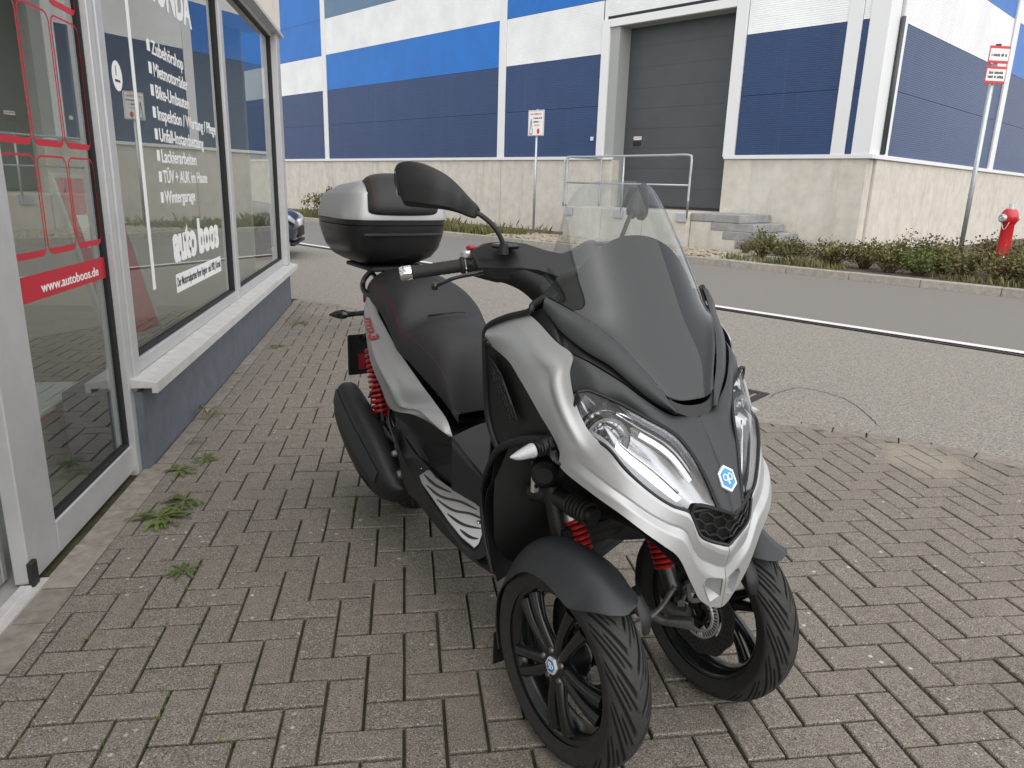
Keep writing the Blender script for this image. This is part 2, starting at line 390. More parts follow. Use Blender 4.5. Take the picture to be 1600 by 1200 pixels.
for i, j, w, h in cells:
    cs = [pw(i, j), pw(i + w, j), pw(i + w, j + h), pw(i, j + h)]
    c = (sum(p[0] for p in cs) / 4, sum(p[1] for p in cs) / 4)
    ins = [inside(p, bound) for p in cs]
    if not any(ins): continue
    # closeness to the border
    near = False; poly = None
    if not all(ins) or min((Vector(c) - (Vector(EDGE[q]) + max(0, min(1, (Vector(c) - Vector(EDGE[q])).dot(Vector(EDGE[q + 1]) - Vector(EDGE[q])) / (Vector(EDGE[q + 1]) - Vector(EDGE[q])).length_squared)) * (Vector(EDGE[q + 1]) - Vector(EDGE[q])))).length for q in range(len(EDGE) - 1)) < .26:
        gx = [pw(i + .032, j + .032), pw(i + w - .032, j + .032), pw(i + w - .032, j + h - .032), pw(i + .032, j + h - .032)]; poly = gx
        for q in range(len(EDGE) - 1):
            a, b = Vector(EDGE[q]), Vector(EDGE[q + 1]); tt = (Vector(c) - a).dot(b - a) / (b - a).length_squared
            if -.25 < tt < 1.25 and (Vector(c) - a - tt * (b - a)).length < .4:
                t = (b - a).normalized(); nr = Vector((t.y, -t.x))
                if nr.dot(Vector((0, 1)) - a) < 0: nr = -nr
                a2, b2 = a + nr * .107, b + nr * .107
                poly = clip(poly, tuple(a2), tuple(b2)) if nr.dot(Vector((-t.y, t.x))) > 0 else clip(poly, tuple(b2), tuple(a2))
                if len(poly) < 3: break
        if len(poly) >= 3: poly = clip(poly, (-1.03, 10), (-1.03, -10))
        if len(poly) < 3: continue
        ar = abs(sum(poly[q - 1][0] * poly[q][1] - poly[q][0] * poly[q - 1][1] for q in range(len(poly)))) / 2
        if ar < .0012: continue
    d = Vector((c[0], c[1], -EYE)); z = d.dot(cf)
    vis = z > .3 and abs(d.dot(cr) / z) < .76 and -.6 < d.dot(cd) / z < .56
    items.append((0 if vis else 1, d.length, i, j, w, h, poly))
items.sort(key=lambda t: t[:2])
far = MB(); cnt = 0
LIT_PATCH = []; _unused = [(2.45, 3.2), (2.6, 3.3), (2.5, 3.05), (2.72, 3.12), (2.66, 2.98), (2.85, 3.1), (2.3, 3.45)]
for vis, dist, i, j, w, h, poly in items:
    dz = random.uniform(-.0025, .0015); tx, ty = random.uniform(-.008, .008), random.uniform(-.008, .008)
    c = pw(i + w / 2, j + h / 2); lightened = any((c[0] - sx) ** 2 + (c[1] - sy) ** 2 < .0045 for sx, sy in LIT_PATCH)
    if cnt < 300 and not vis:
        if poly: o = MB().prism([(x - c[0], y - c[1]) for x, y in poly], -.05, 0, .003).build('paver', 'paver', pav); o.location = (c[0], c[1], dz)
        else:
            o = bpy.data.objects.new('paver', full[(w, h)]); COL.objects.link(o); o.parent = pav; p0 = pw(i, j); o.location = (*p0, dz); o.rotation_euler = (tx, ty, ang + random.uniform(-.006, .006))
        cnt += 1
    else:
        if poly is None:
            g_ = .040; poly = [pw(i + g_, j + g_), pw(i + w - g_, j + g_), pw(i + w - g_, j + h - g_), pw(i + g_, j + h - g_)]
        k0 = len(far.v); far.prism(poly, -.05, dz, .003)
        for q in range(k0, len(far.v)): x, y, z = far.v[q]; far.v[q] = (x, y, z + (x - c[0]) * ty + (y - c[1]) * tx)
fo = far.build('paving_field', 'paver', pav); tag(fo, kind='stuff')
fo.data.materials.append(MATS['paver_lit_patch'])
for p in fo.data.polygons:
    c = p.center; s = noise.noise(Vector((c.x * 3, c.y * 3, 1)))
    if any((c.x - sx) ** 2 + (c.y - sy) ** 2 < .008 for sx, sy in LIT_PATCH): p.material_index = 1
for p in eo: MB().prism(p, -.05, random.uniform(-.003, .002), .003).build('edge_sett', 'edge_stone', pav)
# long border stones and grit along the shop front
y = -2.4
while y < 8.2:
    L = random.choice((.2, .24, .3)); xw = -1.115 if y > 3.2 else -1.150; MB().prism([(xw, y + .004), (-1.036, y + .004), (-1.036, y + L - .004), (xw, y + L - .004)], -.05, random.uniform(-.006, -.001), .003).build('border_stone', 'edge_stone', pav); y += L
# ---------------------------------------------------------------- shop building
shop = empty('shop_building', (-1.15, 5.6, 0), 0, 'grey glazed shop front with blue plinth, alu frames and white window lettering', 'shop')
def sp(mb, name, material, parent=None, **kw):
    o = mb.build(name, material, parent or shop, **kw)
    if parent is None or parent == shop: o.location = (1.15, -5.6, 0)
    return o
XF = -1.15        # face of the frames
# sill and plinth
sp(MB().box((-1.45, 3.335, -.1), (-1.12, 8.12, .36)), 'plinth_wall', 'plinth_blue')
sl = MB(); prof = [(-1.16, .385), (-1.16, .424), (-1.045, .408), (-1.045, .362), (-1.068, .362), (-1.068, .385)]
for y0, y1 in ((3.305, 5.66), (5.664, 8.2)):
    k = len(sl.v); n_ = len(prof); sl.add([(x, y, z) for y in (y0, y1) for x, z in prof], [(i, (i + 1) % n_, n_ + (i + 1) % n_, n_ + i) for i in range(n_)] + [tuple(range(n_)), tuple(range(2 * n_ - 1, n_ - 1, -1))])
sp(sl, 'window_sill', 'alu_sill', fix=True)
# window frames
def bar(name, a, b, m='alu_frame', bev=.004): return sp(MB().box(a, b, bev), name, m)
bar('frame_rail', (-1.22, 3.42, .425), (XF, 5.60, .487)); bar('frame_rail', (-1.22, 5.70, .425), (XF, 7.92, .487))
bar('mullion', (-1.22, 5.60, .425), (XF + .004, 5.70, 2.66)); bar('corner_post', (-1.24, 7.92, .42), (-1.11, 8.12, 2.66))
bar('frame_rail', (-1.22, 3.42, 2.60), (XF, 5.60, 2.66)); bar('frame_rail', (-1.22, 5.70, 2.60), (XF, 7.92, 2.66))
bar('post', (-1.24, 3.345, -.02), (XF + .006, 3.42, 2.72)); bar('post', (-1.24, 3.285, -.02), (XF - .004, 3.343, 2.72))
# gaskets
for y0, y1 in ((3.42, 5.60), (5.70, 7.92)):
    g_ = MB(); xa, xb = -1.205, -1.166
    g_.box((xa, y0, .487), (xb, y1, .499)); g_.box((xa, y0, 2.588), (xb, y1, 2.60)); g_.box((xa, y0, .499), (xb, y0 + .012, 2.588)); g_.box((xa, y1 - .014, .499), (xb, y1, 2.588))
    sp(g_, 'gasket', 'gasket')
def decal(me, name, y, z, x, parent, material):
    for v in me.vertices: cx, cy, cz = v.co; v.co = (x + cz, y + cx, z + cy)
    o = link(name, me, material, parent); return o
panes = []
for y0, y1 in ((3.432, 5.588), (5.712, 7.908)):
    panes.append(sp(MB().box((-1.192, y0, .499), (-1.186, y1, 2.588)), 'window_pane', 'shop_glass'))
p0 = panes[0]; XD = -1.1852
lines = ['Zubehörshop', 'Mietmotorräder', 'Bike-Umbauten', 'Inspektion / Wartung / Pflege', 'Unfall-Instandsetzung', 'Lackierarbeiten', 'TÜV + AUK im Hause', 'Wintergarage']
LW = [.57, .63, .63, 1.26, .90, .70, .93, .60]
def fit(me, w):
    k = w / max(v.co.x for v in me.vertices)
    for v in me.vertices: v.co.x *= k
    return me
for i, t in enumerate(lines):
    z = 1.872 - i * .1035; y = 4.17
    me = fit(text_mesh(t, .092, 1, .0015), LW[i]); decal(me, 'lettering', y, z, XD, p0, 'print_white')
    decal_b = MB().box((XD - .0004, 4.10, z + .005), (XD + .0004, 4.145, z + .058)).build('bullet', 'print_white', p0)
decal(fit(text_mesh('HONDA', .24, 1, .009), .86), 'brand_lettering', 4.15, 2.14, XD, p0, 'print_white')
decal(fit(text_mesh('auto boos', .27, 1, .014, space=.9), 1.05), 'shop_lettering', 4.24, .845, XD, p0, 'print_white')
MB().box((XD - .0008, 4.235, .668), (XD - .0002, 5.30, .768)).build('slogan_strip', 'print_white', p0)
decal(fit(text_mesh('Der Motorradpartner Ihrer Region · seit 1982 | Kernia', .07, 1, .0006), 1.03), 'slogan_lettering', 4.25, .70, XD + .0006, p0, 'print_black')
MB().box((XD - .0004, 3.838, .74), (XD + .0004, 3.882, 2.588)).build('white_stripe', 'print_white', p0)
dk = MB(); M_ = Matrix.Translation((XD, 3.64, 1.70)) @ Matrix.Rotation(R(90), 4, 'Y'); dk.lathe([(0.001, 0), (.062, 0)], 28, M_); dk.build('round_sticker', 'print_white', p0)
dk = MB(); dk.box((XD + .0004, 3.61, 1.675), (XD + .0009, 3.645, 1.685)); dk.box((XD + .0004, 3.65, 1.675), (XD + .0009, 3.67, 1.685)); dk.box((XD + .0004, 3.625, 1.70), (XD + .0009, 3.632, 1.74)); dk.build('sticker_print', 'print_black', p0)
# sliding door, fixed leaf beside it
def leaf(y0, y1, x, name):
    d = empty(name); d.parent = shop; d.location = (1.15, -5.6, 0)
    def b(nm, a, b_, m='alu_frame', bv=.004): return MB().box(a, b_, bv).build(nm, m, d)
    b('stile', (x - .05, y0, .005), (x, y0 + .215, 2.6)); b('stile', (x - .05, y1 - .03, .005), (x, y1, 2.6))
    b('bottom_rail', (x - .05, y0 + .215, .005), (x, y1 - .03, .125)); b('top_rail', (x - .05, y0 + .215, 2.5), (x, y1 - .03, 2.6))
    g_ = MB(); a, c_ = y0 + .215, y1 - .03
    g_.box((x - .04, a, .125), (x - .008, c_, .139)); g_.box((x - .04, a, .139), (x - .008, a + .01, 2.49)); g_.box((x - .04, c_ - .014, .139), (x - .008, c_, 2.49)); g_.box((x - .04, a, 2.49), (x - .008, c_, 2.5)); g_.build('gasket', 'gasket', d)
    b('door_pane', (x - .027, a + .01, .139), (x - .021, c_ - .014, 2.49), 'shop_glass', 0)
    return d, x - .0205
d1, xd = leaf(2.31, 3.32, -1.172, 'sliding_door')
MB().box((-1.175, 2.30, .0), (-1.158, 2.34, .085), .003).build('floor_guide', 'gasket', d1)
def ring(y0, y1, z0, z1, w, wb, r_=.04, dz=0.):
    """rounded outline as a flat print; thicker bottom"""
    out, inn = [], []
    for (cy, cz, a0) in ((y1 - r_, z1 - r_, 0), (y0 + r_, z1 - r_, 90), (y0 + r_, z0 + r_, 180), (y1 - r_, z0 + r_, 270)):
        for k in range(6):
            a = R(a0 + k * 18); c_, s_ = math.cos(a), math.sin(a)
            out.append((cy + c_ * r_, cz + s_ * r_)); q = r_ - w
            inn.append((cy + c_ * max(q, .004), max(cz + s_ * max(q, .004), z0 + wb)))
    n_ = len(out); v = [(xd, a, b) for a, b in out] + [(xd, a, b) for a, b in inn]
    return v, [(i, (i + 1) % n_, n_ + (i + 1) % n_, n_ + i) for i in range(n_)]
for z0, z1 in ((1.01, 1.345), (1.375, 1.83), (1.86, 2.34)):
    for c in range(3):
        v, f = ring(2.545 + c * .248, 2.545 + c * .248 + .238, z0, z1, .007, .022); mesh('red_outline', v, f, 'print_red', d1)
MB().box((xd, 2.536, .872), (xd + .0006, 3.292, .958)).build('red_band', 'print_red', d1)
decal(fit(text_mesh('www.autoboos.de', .05, 1, .0006), .5), 'web_lettering', 2.70, .892, xd + .0012, d1, 'print_white')
leaf(1.15, 2.36, -1.262, 'fixed_leaf')
leaf(-.1, 1.14, -1.172, 'far_leaf')
tr = MB(); tr.box((-1.20, -.2, -.012), (-1.165, 2.30, .012), .003); tr.box((-1.165, -.2, -.012), (-1.14, 2.36, .003)); sp(tr, 'door_track', 'alu_sill')
sp(MB().box((-1.45, -3, -.1), (-1.20, 3.335, -.004)), 'threshold', 'room_floor')
sp(MB().box((-1.5, -3, 0), (-1.15, -.1, 2.6)), 'end_wall', 'cream_wall')
# walls and room
sp(MB().box((-1.55, -3, 2.66), (-1.10, 8.16, 4.4)), 'upper_wall', 'cream_wall')
sp(MB().box((-1.16, -3, 2.632), (-1.075, 8.19, 2.66)), 'drip_edge', 'alu_frame')
sp(MB().box((-9, 8.0, -.1), (-1.46, 8.12, 4.4)), 'side_wall', 'cream_wall')
sp(MB().box((-9, -3, -.1), (-1.46, 7.99, -.02)), 'room_floor', 'room_floor')
sp(MB().box((-9, -3.2, -.1), (-8.8, 7.99, .9)), 'back_wall', 'room_wall')
sp(MB().box((-9, -3.2, 2.6), (-8.8, 7.99, 4.4)), 'back_wall', 'room_wall')  # unseen opening between the two back walls, added to brighten the room
sp(MB().box((-9, -3.2, -.1), (-1.2, -3.02, 4.4)), 'side_wall', 'cream_wall')
sp(MB().box((-8.79, -3, 2.9), (-1.56, 7.99, 3.0)), 'ceiling', 'room_wall')
sp(MB().box((-9.2, -3.4, 4.401), (-1.0, 8.4, 4.55)), 'roof_slab', 'alu_frame')
# a few things standing in the show room
ez = empty('display_board', (-1.62, 4.75, -.22), R(-12), 'red poster board with grey frame leaning inside the shop window', 'display board')
lean = Matrix.Rotation(R(-14), 4, 'Y')
MB().box((-.012, 0, .52), (0, .55, 1.52)).xf(lean).build('poster', 'print_red', ez)
fr = MB(); fr.box((-.02, -.03, .49), (.006, -.001, 1.55)); fr.box((-.02, .551, .49), (.006, .58, 1.55)); fr.box((-.02, -.001, 1.521), (.006, .551, 1.55)); fr.box((-.02, -.001, .49), (.006, .551, .519)); fr.xf(lean).build('board_frame', 'alu_frame', ez)
MB().box((.001, .08, 1.1), (.003, .46, 1.3)).xf(lean).build('board_print', 'print_white', ez)
lg = MB(); lg.tube([(-.35, .05, 0.21), (.24, .05, .55)], .012); lg.tube([(-.35, .5, 0.21), (.24, .5, .55)], .012); lg.tube([(.30, .05, 0.21), (.13, .05, .53)], .012); lg.tube([(.30, .5, 0.21), (.13, .5, .53)], .012); lg.build('stand', 'alu_frame', ez)
dsk = empty('display_platform', (-1.72, 3.35, -.02), 0, 'low white platform with red edge inside the glass doors', 'platform')
MB().box((-.3, -.5, .0), (.16, .4, .26)).build('platform_body', 'alu_frame', dsk); MB().box((-.34, -.54, .281), (.2, .44, .31), .004).build('platform_top', 'print_white', dsk); MB().box((-.33, -.53, .261), (.19, .43, .2805)).build('platform_edge', 'print_red', dsk)
# ---------------------------------------------------------------- industrial hall across the road
hall = empty('industrial_hall', HW(-12, 15.5), -YH, 'large hall clad in navy, bright blue and white ribbed panels on a concrete base', 'hall')
HD, HZ0, PZ = 15.5, 2.085, 1.2325
# local axes of the hall empty: x along HU, y along HN (away)
def hl(u, n): return (u + 12, n - 15.5)
def ribbed(name, length, z0, z1, material, origin, rz=0.):
    """ribbed sheet panel facing local -y, real ribs"""
    n = max(2, round((z1 - z0) / .042)); p = (z1 - z0) / n; rows = []
    for i in range(n):
        z = z0 + i * p
        for dz, dy in ((0, 0), (.62 * p, 0), (.74 * p, .0032), (.9 * p, .0032)): rows.append((dy, z + dz))
    rows.append((0, z1)); v = []; f = []
    for dy, z in rows: v += [(0, dy, z), (length, dy, z)]
    for i in range(len(rows) - 1): f.append((2 * i, 2 * i + 1, 2 * i + 3, 2 * i + 2))
    o = mesh(name, v, f, material, hall); o.location = (*origin, 0); o.rotation_euler = (0, 0, rz); return o
K = {'D': 'clad_navy', 'B': 'clad_blue', 'W': 'clad_white', 'S': 'clad_steel'}
def bay(u0, u1, pat, zmin=HZ0):
    for i, c in enumerate(pat):
        z0, z1 = HZ0 + i * PZ, HZ0 + (i + 1) * PZ
        if z1 <= zmin + .02: continue
        ribbed('cladding_panel', u1 - u0 - .006, max(z0, zmin) + .004, z1 - .004, K[c], hl(u0 + .003, HD - .03))
bay(-58, -46.6, 'DDBWBBW'); bay(-46.3, -36.6, 'DDWBWDB'); bay(-36.3, -26.45, 'DDWBBWD'); bay(-26.15, -16.66, 'DDBWSBW'); bay(-16.36, -12.86, 'DDWBBWS'); bay(-12.84, -8.88, 'DDWWWBW', 5.22); bay(-8.86, -6.72, 'DDWWWBB'); bay(-6.43, -6.30, 'DDWWWBB')
def hb(name, u0, u1, n0, n1, z0, z1, m, bev=0): 
    a, b = hl(u0, n0), hl(u1, n1); return MB().box((a[0], a[1], z0), (b[0], b[1], z1), bev).build(name, m, hall)
# dark core behind the panel joints (four walls of the hall body)
hb('wall_core', -58, -12.9, HD + .012, HD + .3, 2.0, 10.7, 'joint_dark'); hb('wall_core', -9.0, -6.0, HD + .012, HD + .3, 2.0, 10.7, 'joint_dark'); hb('wall_core', -12.9, -9.0, HD + .012, HD + .3, 5.2, 10.7, 'joint_dark')
for u in (-46.45, -36.45, -26.30, -16.51): hb('cover_strip', u - .145, u + .145, HD - .05, HD + .01, 2.05, 10.7, 'trim_white', .006)
hb('cover_strip', -6.715, -6.435, HD - .06, HD + .01, 2.05, 10.7, 'trim_white', .006)
hb('corner_trim', -6.295, -5.93, HD - .06, HD + .012, 2.05, 10.7, 'trim_white', .006); hb('corner_trim', -5.99, -5.928, HD + .014, HD + .45, 2.05, 10.7, 'trim_white', .006)
# right face
def bayR(n0, n1, pat):
    for i, c in enumerate(pat):
        ribbed('cladding_panel', n1 - n0 - .006, HZ0 + i * PZ + .004, HZ0 + (i + 1) * PZ - .004, K[c], hl(-5.91, n0 + .003), R(90))
bayR(16.22, 23.52, 'DDWBBWD'); bayR(23.98, 33.6, 'DDBWSBW'); bayR(33.9, 43, 'DDWBBWB')
hb('wall_core', -6.3, -5.955, HD + .46, 43, 2.0, 10.7, 'joint_dark')
hb('cover_strip', -5.96, -5.87, 16.02, 16.22, 2.05, 10.7, 'trim_white', .006); hb('cover_strip', -5.96, -5.87, 23.55, 23.95, 2.05, 10.7, 'trim_white', .006); hb('cover_strip', -5.96, -5.87, 33.61, 33.89, 2.05, 10.7, 'trim_white', .006)
dp = MB(); a = hl(-5.88, 15.985); dp.tube([(a[0], a[1], 2.1), (a[0], a[1], 4.62)], .045, 10); dp.build('downpipe', 'door_grey', hall, smooth=True)
# base flashing and concrete
for u0, u1 in ((-58, -12.32), (-9.12, -5.86)): hb('flashing', u0, u1, HD - .075, HD + .012, 2.0, 2.082, 'trim_white', .004)
hb('flashing', -5.93, -5.845, HD + .013, 43, 2.0, 2.082, 'trim_white', .004)
cu = [-58, -50.2, -42.4, -34.5, -26.45, -16.5, -12.32]
for a_, b_ in zip(cu, cu[1:]): hb('concrete_panel', a_ + .006, b_ - .006, HD - .02, HD + .28, -.3, 1.998, 'concrete', .01)
hb('concrete_panel', -9.12, -5.96, HD - .02, HD + .28, -.3, 1.998, 'concrete', .012)
for a_, b_ in ((HD + .29, 23.7), (23.7, 33.7), (33.7, 43)): hb('concrete_panel', -6.2, -5.9, a_ + .006, b_ - .006, -.3, 1.998, 'concrete', .012)
# door
mat('door_line', (.048, .057, .062), .5)
hb('roller_door', -12.32, -9.05, HD + .42, HD + .48, .845, 5.2, 'door_grey')
for i in range(1, 9): hb('door_rib', -12.30, -9.07, HD + .416, HD + .4215, .845 + i * .48, .845 + i * .48 + .008, 'door_line')
hb('door_foot', -12.30, -9.07, HD + .40, HD + .42, .846, .90, 'gasket')
hb('reveal', -12.62, -12.33, HD - .01, HD + .5, .84, 5.2, 'reveal_grey'); hb('frame_trim', -12.86, -12.625, HD - .07, HD + .02, 2.05, 5.32, 'trim_white', .005)
hb('frame_trim', -9.15, -8.87, HD - .07, HD + .02, 2.05, 5.32, 'trim_white', .005); hb('reveal', -9.04, -8.92, HD + .022, HD + .5, .84, 5.2, 'reveal_grey')
hb('reveal', -12.62, -8.95, HD + .022, HD + .5, 5.14, 5.2, 'reveal_grey'); hb('frame_trim', -12.62, -9.155, HD - .07, HD + .02, 5.14, 5.32, 'trim_white', .005); hb('rain_gap', -12.7, -9.0, HD - .055, HD - .032, 5.325, 5.39, 'gasket')
hb('door_label', -12.02, -11.78, HD + .408, HD + .413, 2.50, 2.58, 'sign_white'); hb('door_label_print', -12.0, -11.8, HD + .405, HD + .4075, 2.535, 2.555, 'sign_red'); hb('letter_box', -12.02, -11.80, HD + .395, HD + .413, 2.36, 2.46, 'gasket')
hb('wall_lamp', -13.05, -12.98, HD - .08, HD - .031, 2.48, 2.57, 'trim_white')
hb('roof_edge', -58, -5.8, HD - .1, HD + .3, 10.71, 10.95, 'trim_white'); hb('roof_edge', -6.2, -5.8, HD + .31, 43, 10.71, 10.95, 'trim_white'); hb('roof', -58, -6.0, HD + .31, 43, 10.5, 10.7, 'door_grey')
# landing with steps and railing
ld = empty('loading_landing', HW(-9, 14.0), -YH, 'concrete landing with four side steps below the grey hall door', 'landing')
def lb(name, u0, u1, n0, n1, z0, z1, m, bev=.01): return MB().box((u0 + 9, n0 - 14, z0), (u1 + 9, n1 - 14, z1), bev).build(name, m, ld)
for i in range(3): lb('wall_slab', -12.6 + i * 1.2 + .005, -11.4 + i * 1.2 - .005, 14.0, 14.18, -.2, .83, 'concrete')
lb('landing_floor', -12.6, -9.0, 14.19, 15.9, .7, .828, 'concrete'); lb('wall_slab', -12.6, -12.42, 14.19, 15.47, -.2, .69, 'concrete')
for i in range(4): lb('step', -8.99 + (0 if i == 0 else .2 + .3 * i), -7.82 + .33 * i, 14.12, 15.45, .83 - .172 * (i + 1) + (0.004), .83 - .172 * i, 'concrete_step', .012)
lb('step_base', -8.99, -7.6, 14.13, 15.4, -.1, .655, 'concrete'); lb('step_base', -7.59, -6.95, 14.13, 15.4, -.1, .30, 'concrete')
rl = empty('landing_railing', HW(-9, 14.0, .83), -YH, 'galvanised tube railing around the concrete landing', 'railing')
def rt(name, pts, r_=.024): return MB().tube(pts, r_, 10).build(name, 'galvanised', rl, smooth=True)
rt('top_rail', cr_spline([(0.0, -.03, .2), (0.0, -.03, .7), (0, -.03, 1.1), (-.09, -.03, 1.19), (-.6, -.03, 1.19), (-1.8, -.03, 1.18), (-3.0, -.03, 1.17), (-3.42, -.03, 1.17), (-3.5, -.03, 1.1), (-3.5, -.03, .6), (-3.5, -.03, .0)], 90))
rt('middle_rail', [(0, -.03, .57), (-3.5, -.03, .57)], .018)
for x in (-.0, -1.78): rt('railing_post', [(x, -.03, -.12), (x, -.03, 1.17)], .022)
rt('end_rail', cr_spline([(-3.62, 0, 0), (-3.62, 0, .9), (-3.62, .05, 1.16), (-3.62, .5, 1.18), (-3.62, 1.3, 1.18), (-3.62, 1.4, 1.1), (-3.62, 1.4, .0)], 50)); rt('end_rail', [(-3.62, 0, .57), (-3.62, 1.4, .57)], .018)
for x in (-.12, -1.85, -3.4): MB().box((x - .14, -.05, -.2), (x + .12, -.004, -.02), .004).build('anchor_plate', 'galvanised', rl)
# ---------------------------------------------------------------- signs, hydrant, car
s1 = empty('load_sign', HW(-13.36, 13.73, .0), -YH + R(6), 'white load chart sign with red heading on a grey post before the hall', 'sign')
MB().tube([(0, 0, -.2), (0, 0, 3.12)], .03, 12).build('post', 'galvanised', s1, smooth=True); MB().lathe([(.0, .012), (.033, .006), (.033, 0)], 12, Matrix.Translation((0, 0, 3.12))).build('post_cap', 'gasket', s1)
MB().box((-.25, -.05, 2.49), (.25, -.036, 3.09), .006).build('sign_plate', 'sign_white', s1)
fr = MB(); 
for a, b in (((-.24, 2.50), (.24, 2.512)), ((-.24, 3.068), (.24, 3.08)), ((-.24, 2.512), (-.228, 3.068)), ((.228, 2.512), (.24, 3.068))): fr.box((a[0], -.053, a[1]), (b[0], -.0505, b[1]))
fr.build('sign_border', 'reveal_grey', s1)
def strokes(parent, x0, x1, z, h, y, material):
    q = MB(); x = x0
    while x < x1 - .006:
        w = random.uniform(.006, .016)
        if random.random() < .86: q.box((x, y, z + random.uniform(0, .15) * h), (min(x + w, x1), y + .0012, z + h * random.uniform(.75, 1)))
        x += w + .004
    return tag(q.build('lettering', material, parent), kind='stuff')
strokes(s1, -.19, .17, 2.975, .05, -.0525, 'sign_pink'); strokes(s1, -.08, .19, 2.885, .04, -.0525, 'print_black'); strokes(s1, -.08, .11, 2.80, .04, -.0525, 'print_black'); strokes(s1, -.07, .11, 2.725, .036, -.0525, 'sign_pink')
MB().lathe([(.001, 0), (.052, 0)], 20, Matrix.Translation((.08, -.052, 2.60)) @ Matrix.Rotation(R(90), 4, 'X') @ Matrix.Diagonal((.85, 1.25, 1, 1))).build('sign_symbol', 'sign_red', s1)
ci = MB(); ci.add([(-.19, -.052, 2.56), (-.16, -.052, 2.9), (-.145, -.052, 2.9), (-.09, -.052, 2.56), (-.105, -.052, 2.56), (-.15, -.052, 2.83), (-.175, -.052, 2.56)], [(0, 6, 5, 1), (1, 5, 2), (5, 4, 3, 2)]); ci.box((-.19, -.0535, 2.53), (-.1, -.0512, 2.55)); ci.build('sign_drawing', 'print_black', s1)
s2 = empty('parking_signs', HW(-3.62, 13.8, 0), -YH + R(52), 'two white signs with red borders on a tall galvanised post in the bed', 'sign')
MB().tube([(0, 0, -.2), (0, 0, 3.58)], .036, 12).build('post', 'galvanised', s2, smooth=True); MB().lathe([(.0, .012), (.039, .006), (.039, -.04)], 12, Matrix.Translation((0, 0, 3.585))).build('post_cap', 'gasket', s2)
for z0, z1, tx in ((3.31, 3.56, ((-.13, .13, -.03),)), (3.02, 3.27, ((-.12, .11, .01), (-.13, .13, -.05)))):
    MB().box((-.17, -.055, z0), (.17, -.045, z1), .004).build('sign_plate', 'sign_red', s2)
    MB().box((-.155, -.058, z0 + .04), (.155, -.0552, z1 - .04)).build('sign_face', 'sign_white', s2)
    for xa, xb, dz in tx: strokes(s2, xa, xb, (z0 + z1) / 2 + dz, .045, -.0596, 'print_black')
hy = empty('fire_hydrant', HW(-2.98, 13.6, .08), -YH - R(8), 'red pillar fire hydrant with grey caps standing in the shrubs', 'hydrant')
MB().lathe([(.0, 0), (.115, 0), (.115, .06), (.098, .1), (.09, .5), (.088, .84), (.102, .87), (.122, .90), (.122, .985), (.11, 1.03), (.075, 1.075), (.0, 1.09)], 24).build('body', 'hydrant_red', hy, smooth=True, sharp=40)
MB().lathe([(.0, 1.16), (.035, 1.155), (.035, 1.10), (.058, 1.098), (.058, 1.075), (.0, 1.07)], 16).build('top_cap', 'hydrant_grey', hy, smooth=True, sharp=40)
for z, az, r_ in ((.94, R(-110), .062), (.94, R(70), .05), (.28, R(-58), .085)):
    Mx = Matrix.Translation((0, 0, z)) @ Matrix.Rotation(az, 4, 'Z') @ Matrix.Rotation(R(90), 4, 'Y')
    c_ = MB().lathe([(r_ * .85, .05), (r_ * .85, .115), (r_, .118), (r_, .155), (r_ * .75, .168), (r_ * .72, .15), (r_ * .3, .15), (r_ * .28, .185), (0, .187)], 18, Mx).build('outlet_cap', 'hydrant_grey', hy, smooth=True, sharp=35)
ch = [(-.05 + .1 * t, -.115 - .01 * math.sin(t * 3.1), .88 - .11 * math.sin(math.pi * t)) for t in [i / 14 for i in range(15)]]
MB().tube(ch, .005, 6).build('chain', 'hydrant_grey', hy, smooth=True)
# ---------------------------------------------------------------- planting
def shrub(name, loc, rx, ry, h, nl, leafm, label, group, ls=.035, twigs=14, seed=0, upright=.5):
    rg = random.Random(seed); o = empty(name, loc, 0, label, 'shrub', group)
    st = MB(); lv = MB(); tips = []
    for i in range(twigs):
        a = rg.uniform(0, 6.283); r_ = math.sqrt(rg.random()); tx, ty = math.cos(a) * rx * r_, math.sin(a) * ry * r_; tz = h * (1.05 - .45 * r_ * r_) * rg.uniform(.75, 1.12)
        pts = cr_spline([(tx * .1, ty * .1, -.03), (tx * .45, ty * .45, tz * .45), (tx * .85, ty * .85, tz * .85), (tx, ty, tz)], 9); st.tube(pts, [.008 * (1 - k / 9.5) + .002 for k in range(9)], 4)
        tips.append(pts)
    for i in range(nl):
        p = rg.choice(tips); t = rg.uniform(.18, 1) ** .8 * 8; k = min(int(t), 7); c = p[k].lerp(p[k + 1], t - k) + Vector((rg.gauss(0, 1), rg.gauss(0, 1), rg.gauss(0, .8))) * (.035 + .05 * h)
        if c.z < .01: c.z = rg.uniform(.01, .05)
        d = Vector((rg.gauss(0, 1), rg.gauss(0, 1), rg.gauss(upright, .6))).normalized(); s = d.cross(Vector((rg.gauss(0, 1), rg.gauss(0, 1), rg.gauss(0, 1)))).normalized(); L = ls * rg.uniform(.6, 1.3); w = L * .32; n_ = d.cross(s) * L * .12
        lv.add([c, c + d * L * .5 + s * w + n_, c + d * L, c + d * L * .5 - s * w + n_], [(0, 1, 2, 3)])
    lv.build('foliage', leafm, o); st.build('stems', 'twig', o); return o
LB = [('low dark green shrub with pale tips in the bed along the hall base', 'leaf_dark')]
k = 0; nb = 0; nf = 0
